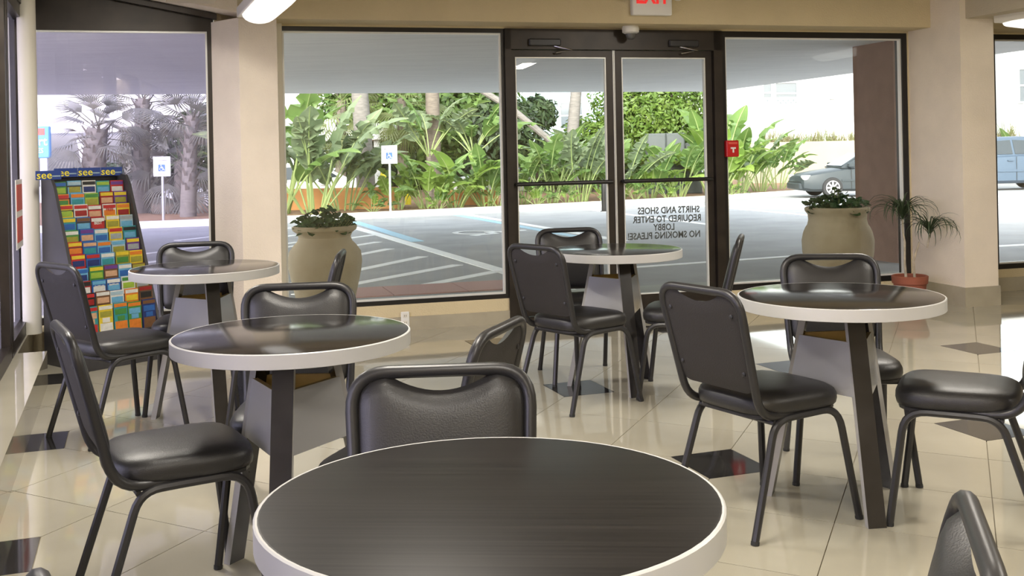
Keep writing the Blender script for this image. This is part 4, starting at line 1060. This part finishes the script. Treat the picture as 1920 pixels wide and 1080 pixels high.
# blue roadside sign at far left
o = empty('roadside_sign', (-16.6, 37.0, gz(-16.6, 37.0))); tag(o, 'blue roadside sign at the far left beyond the round column', 'sign')
b = MB(); b.bbox(-1.0, 0.55, -0.1, 0.1, 1.85, 2.95, 0.03); pn = b.build('panel', 'sign_sky', o)
b = MB(); b.box(-0.6, 0.4, -0.115, -0.1, 2.65, 2.88); b.build('red_arch', 'sign_red', pn)
me = text_mesh('Comfort', 0.42, 0.01, 'print', 'sign_white', bold=0.004)
for v in me.vertices: v.co = Vector((v.co.x-0.26, -0.112-v.co.z, v.co.y+2.42))
put('lettering', me, pn)
me = text_mesh('SUITES', 0.24, 0.01, 'print', 'sign_white')
for v in me.vertices: v.co = Vector((v.co.x+0.0, -0.112-v.co.z, v.co.y+2.10))
put('lettering', me, pn)
b = MB(); b.box(-0.85, -0.6, -0.06, 0.06, 0.0, 1.86); b.box(0.2, 0.45, -0.06, 0.06, 0.0, 1.86); b.build('post', 'post_grey', o)
# white shelter at left
o = empty('car_shelter', (-14.5, 39.0, gz(-14.5, 39.0))); tag(o, 'white flat-roofed shelter behind the palms in the left window', 'shelter')
b = MB(); b.bbox(-3.0, 8.0, -0.6, 4.0, 2.75, 3.1, 0.03); b.build('roof', 'roof_white', o)
for x, l in ((-1.0, 0.35), (1.0, 0.0), (3.3, 0.0), (6.0, 0.0)):
    b = MB(); b.tube([(x-l, 0, 2.76), (x+l*0.3, 0, 0)], 0.14, 8); b.build('post', 'roof_white', o)
o = empty('car_shelter', (-7.6, 36.0, gz(-7.6, 36.0))); tag(o, 'white flat roof behind the leaves at the left of the centre window', 'shelter')
b = MB(); b.bbox(-2.0, 3.4, 0, 4.0, 2.2, 2.75, 0.03); b.build('roof', 'roof_white', o)
for x in (-1.5, 3.0): b = MB(); b.box(x-0.1, x+0.1, 0.2, 0.4, 0, 2.2); b.build('post', 'post_grey', o)
def house(x, y, w_, d_, h, wallm, label, wins, rot=0.0, roof='roof_white', z0=-0.5):
    o = empty('house', (x, y, z0), rot); tag(o, label, 'building', 'houses behind the car park')
    b = MB(); b.box(0, w_, 0, d_, 0, h); b.build('wall', wallm, o)
    b = MB(); b.bbox(-0.3, w_+0.3, -0.3, d_+0.3, h, h+0.25, 0.03); b.build('roof', roof, o)
    for (x0, x1, z0_, z1_) in wins:
        b = MB(); wframe(b, Matrix.Identity(4), x0, x1, z0_, z1_, 0.10, -0.07, 0.0); b.box(x0+0.1, x1-0.1, -0.05, -0.01, (z0_+z1_)/2-0.04, (z0_+z1_)/2+0.04); f = b.build('window', 'house_white', o)
        b = MB(); b.box(x0+0.1, x1-0.1, -0.012, 0.004, z0_+0.1, z1_-0.1); b.build('pane', 'window_dark', f)
    return o
house(11.0, 52.0, 7.6, 8, 6.2, 'house_white', 'white house above the retaining wall in the right window', [(1.25, 1.8, 3.9, 5.0), (1.85, 3.05, 3.8, 5.0)])
house(23.2, 50.0, 12, 8, 7.5, 'house_white', 'white house with sash windows in the far right window', [(0.6, 1.8, 3.6, 5.3), (3.2, 4.4, 3.6, 5.3), (6.2, 7.4, 3.6, 5.3)])
house(-2.5, 60.0, 9.0, 6, 6.5, 'house_blue', 'pale blue house behind the trees at the left door', [(2.0, 3.4, 3.0, 4.6), (5.2, 6.6, 3.0, 4.6)])
house(-16.5, 56.0, 9.0, 6, 6.5, 'house_white', 'white house with blue windows behind the left plants', [(4.2, 5.6, 2.8, 4.4), (6.6, 8.0, 2.8, 4.4)])
# lattice screen
o = empty('lattice_screen', (10.65, 45.05, 1.5)); tag(o, 'white lattice screen above the retaining wall', 'lattice')
for s in (-1, 1):
    for k in range(-5, 9):
        x0 = k*0.22; x1 = x0+1.3; z0, z1 = 0.55, 1.85
        if s < 0: x0, x1 = x1, x0
        pts = []
        xa, za, xb, zb = x0, z0, x1, z1
        lo, hi = 0.0, 1.0
        for (q0, dq) in ((xa, xb-xa),):
            t0 = (0.0-q0)/dq; t1 = (1.45-q0)/dq
            lo = max(lo, min(t0, t1)); hi = min(hi, max(t0, t1))
        if hi-lo < 0.05: continue
        p = Vector((xa+(xb-xa)*lo, 0.02*s, za+(zb-za)*lo)); q = Vector((xa+(xb-xa)*hi, 0.02*s, za+(zb-za)*hi)); d = (q-p).normalized(); n_ = Vector((-d.z, 0, d.x))*0.035; th = Vector((0, 0.012, 0))
        b = MB(); b.add([p-n_-th, q-n_-th, q+n_-th, p+n_-th, p-n_+th, q-n_+th, q+n_+th, p+n_+th], [(0,1,2,3), (7,6,5,4), (0,4,5,1), (1,5,6,2), (2,6,7,3), (3,7,4,0)]); b.build('slat', 'house_white', o)
b = MB(); wframe(b, Matrix.Identity(4), -0.05, 1.5, 0.0, 1.9, 0.07, -0.04, 0.04); b.build('frame', 'house_white', o)
o = empty('lamp_post', (13.6, 45.0, 1.5)); tag(o, 'thin grey lamp post above the retaining wall', 'lamp post')
b = MB(); b.tube([(0,0,0), (0,0,2.3)], 0.06, 8); b.build('pole', 'post_grey', o, True)
b = MB(); b.bbox(-0.12, 0.12, -0.10, 0.10, 1.75, 2.35, 0.03); b.build('head', 'post_grey', o)

# ---------------------------------------------------------------- cars
def car(x, y, rz, paint, label, z=None):
    """sedan, nose towards -x, origin under the middle of the car"""
    o = empty('sedan', (x, y, gz(x, y) if z is None else z), rz); tag(o, label, 'car', 'parked cars')
    st = [(-2.28, 0.42, 0.55, 0.62), (-2.22, 0.24, 0.66, 0.74), (-2.0, 0.20, 0.74, 0.82), (-1.5, 0.19, 0.82, 0.87), (-0.95, 0.19, 0.90, 0.88), (-0.2, 0.19, 0.93, 0.88), (0.7, 0.19, 0.95, 0.88), (1.45, 0.20, 0.98, 0.87), (2.0, 0.22, 0.96, 0.82), (2.25, 0.30, 0.90, 0.76), (2.32, 0.45, 0.78, 0.68)]
    rs = []
    for xx, zb, zt, hw in st:
        zm = zb+(zt-zb)*0.55
        rs.append([(xx,-hw*0.86,zb), (xx,-hw*0.98,zb+0.08), (xx,-hw,zm), (xx,-hw*0.95,zt-0.05), (xx,-hw*0.82,zt), (xx,0,zt+0.025), (xx,hw*0.82,zt), (xx,hw*0.95,zt-0.05), (xx,hw,zm), (xx,hw*0.98,zb+0.08), (xx,hw*0.86,zb)])
    b = MB(); b.rings(rs); body = b.build('body', paint, o, True)
    sg = [(-1.05, 0.93, 0.74), (-0.35, 1.34, 0.58), (0.0, 1.40, 0.56), (0.75, 1.41, 0.56), (1.10, 1.36, 0.57), (1.75, 0.99, 0.70)]
    rs = [[(xx,-0.76,0.90), (xx,-hw-0.02,zt-0.07 if zt > 1.0 else zt), (xx,-hw*0.8,zt), (xx,0,zt+0.02), (xx,hw*0.8,zt), (xx,hw+0.02,zt-0.07 if zt > 1.0 else zt), (xx,0.76,0.90)] for xx, zt, hw in sg]
    b = MB(); b.rings(rs); b.build('cabin', paint, o, True)
    for s in (-1, 1):
        f = lambda xx, zz: (xx, s*(0.785-0.19*(zz-0.90)/0.44), zz)
        for q in ([(-0.82, 0.96), (0.20, 0.96), (0.20, 1.33), (-0.22, 1.31)], [(0.27, 0.96), (1.05, 0.97), (1.02, 1.30), (0.27, 1.33)], [(1.10, 0.98), (1.50, 1.01), (1.10, 1.27)]):
            b = MB(); vs = [f(*p) for p in q]; vs2 = [(p[0], p[1]-s*0.03, p[2]) for p in vs]; n_ = len(q)
            b.add(vs+vs2, [tuple(range(n_)), tuple(range(2*n_-1, n_-1, -1))] + [(i, (i+1)%n_, n_+(i+1)%n_, n_+i) for i in range(n_)]); b.build('side_window', 'car_glass', o)
        b = MB(); b.bbox(-0.90, -0.72, s*0.90-0.08, s*0.90+0.08, 0.93, 1.06, 0.02); b.build('mirror', paint, o)
        for xh in (-0.02, 0.92): b = MB(); b.box(xh, xh+0.16, s*0.885-0.02, s*0.885+0.02, 0.78, 0.81); b.build('door_handle', paint, o)
        for xd in (-0.80, 0.235, 1.12): b = MB(); b.box(xd, xd+0.012, s*0.885-0.004, s*0.885+0.004, 0.28, 0.90); b.build('door_seam', 'rubber', o)
        b = MB(); b.box(-1.1, 1.35, s*0.888-0.012, s*0.888+0.012, 0.50, 0.56); b.build('side_moulding', paint, o)
        b = MB(); b.bbox(-2.24, -1.98, s*0.62-0.14, s*0.62+0.14, 0.56, 0.70, 0.02); b.build('headlight', 'lamp_lens', o)
        for xw in (-1.38, 1.38):
            Mw_ = Matrix.Translation((xw, s*0.80, 0.315)) @ Matrix.Rotation(PI/2*-s, 4, 'X')
            b = MB(); b.lathe([(0.20, -0.1), (0.30, -0.1), (0.315, -0.06), (0.315, 0.07), (0.30, 0.10), (0.22, 0.105)], 28, Mw_); wh = b.build('wheel', 'tyre', o, True)
            b = MB(); b.lathe([(0.215, 0.09), (0.215, 0.107), (0.19, 0.107), (0.18, 0.085), (0.02, 0.085)], 28, Mw_)
            for k in range(8):
                a = k*PI/4; b.box(0.03, 0.20, -0.022, 0.022, 0.085, 0.106, Mw_ @ Matrix.Rotation(a, 4, 'Z'))
            b.build('rim', 'alloy', wh)
    b = MB(); vs = [(-1.02,-0.68,0.955), (-1.02,0.68,0.955), (-0.36,0.52,1.335), (-0.36,-0.52,1.335)]; b.add(vs+[(p[0]+0.03, p[1], p[2]-0.02) for p in vs], [(3,2,1,0), (4,5,6,7), (0,1,5,4), (1,2,6,5), (2,3,7,6), (3,0,4,7)])
    for i in range(4): b.v[i] = (b.v[i][0]-0.012, b.v[i][1], b.v[i][2]+0.02)
    b.build('windshield', 'car_glass', o)
    b = MB(); b.bbox(-2.34, -2.20, -0.62, 0.62, 0.26, 0.46, 0.03); b.build('bumper', paint, o)
    return o
car(11.1, 33.4, 0.05, 'car_grey', 'dark grey sedan parked beyond the brown column')
c2 = car(16.3, 36.0, 0.05, 'car_blue', 'tall blue-grey car seen in the far right window'); c2.scale = (1.12, 1.1, 1.26)
car(-6.9, 32.2, 0.35, 'car_white', 'white car behind the leaves at the left of the centre window')
car(-0.3, 39.8, 0.2, 'car_white', 'white car glimpsed low in the left door')
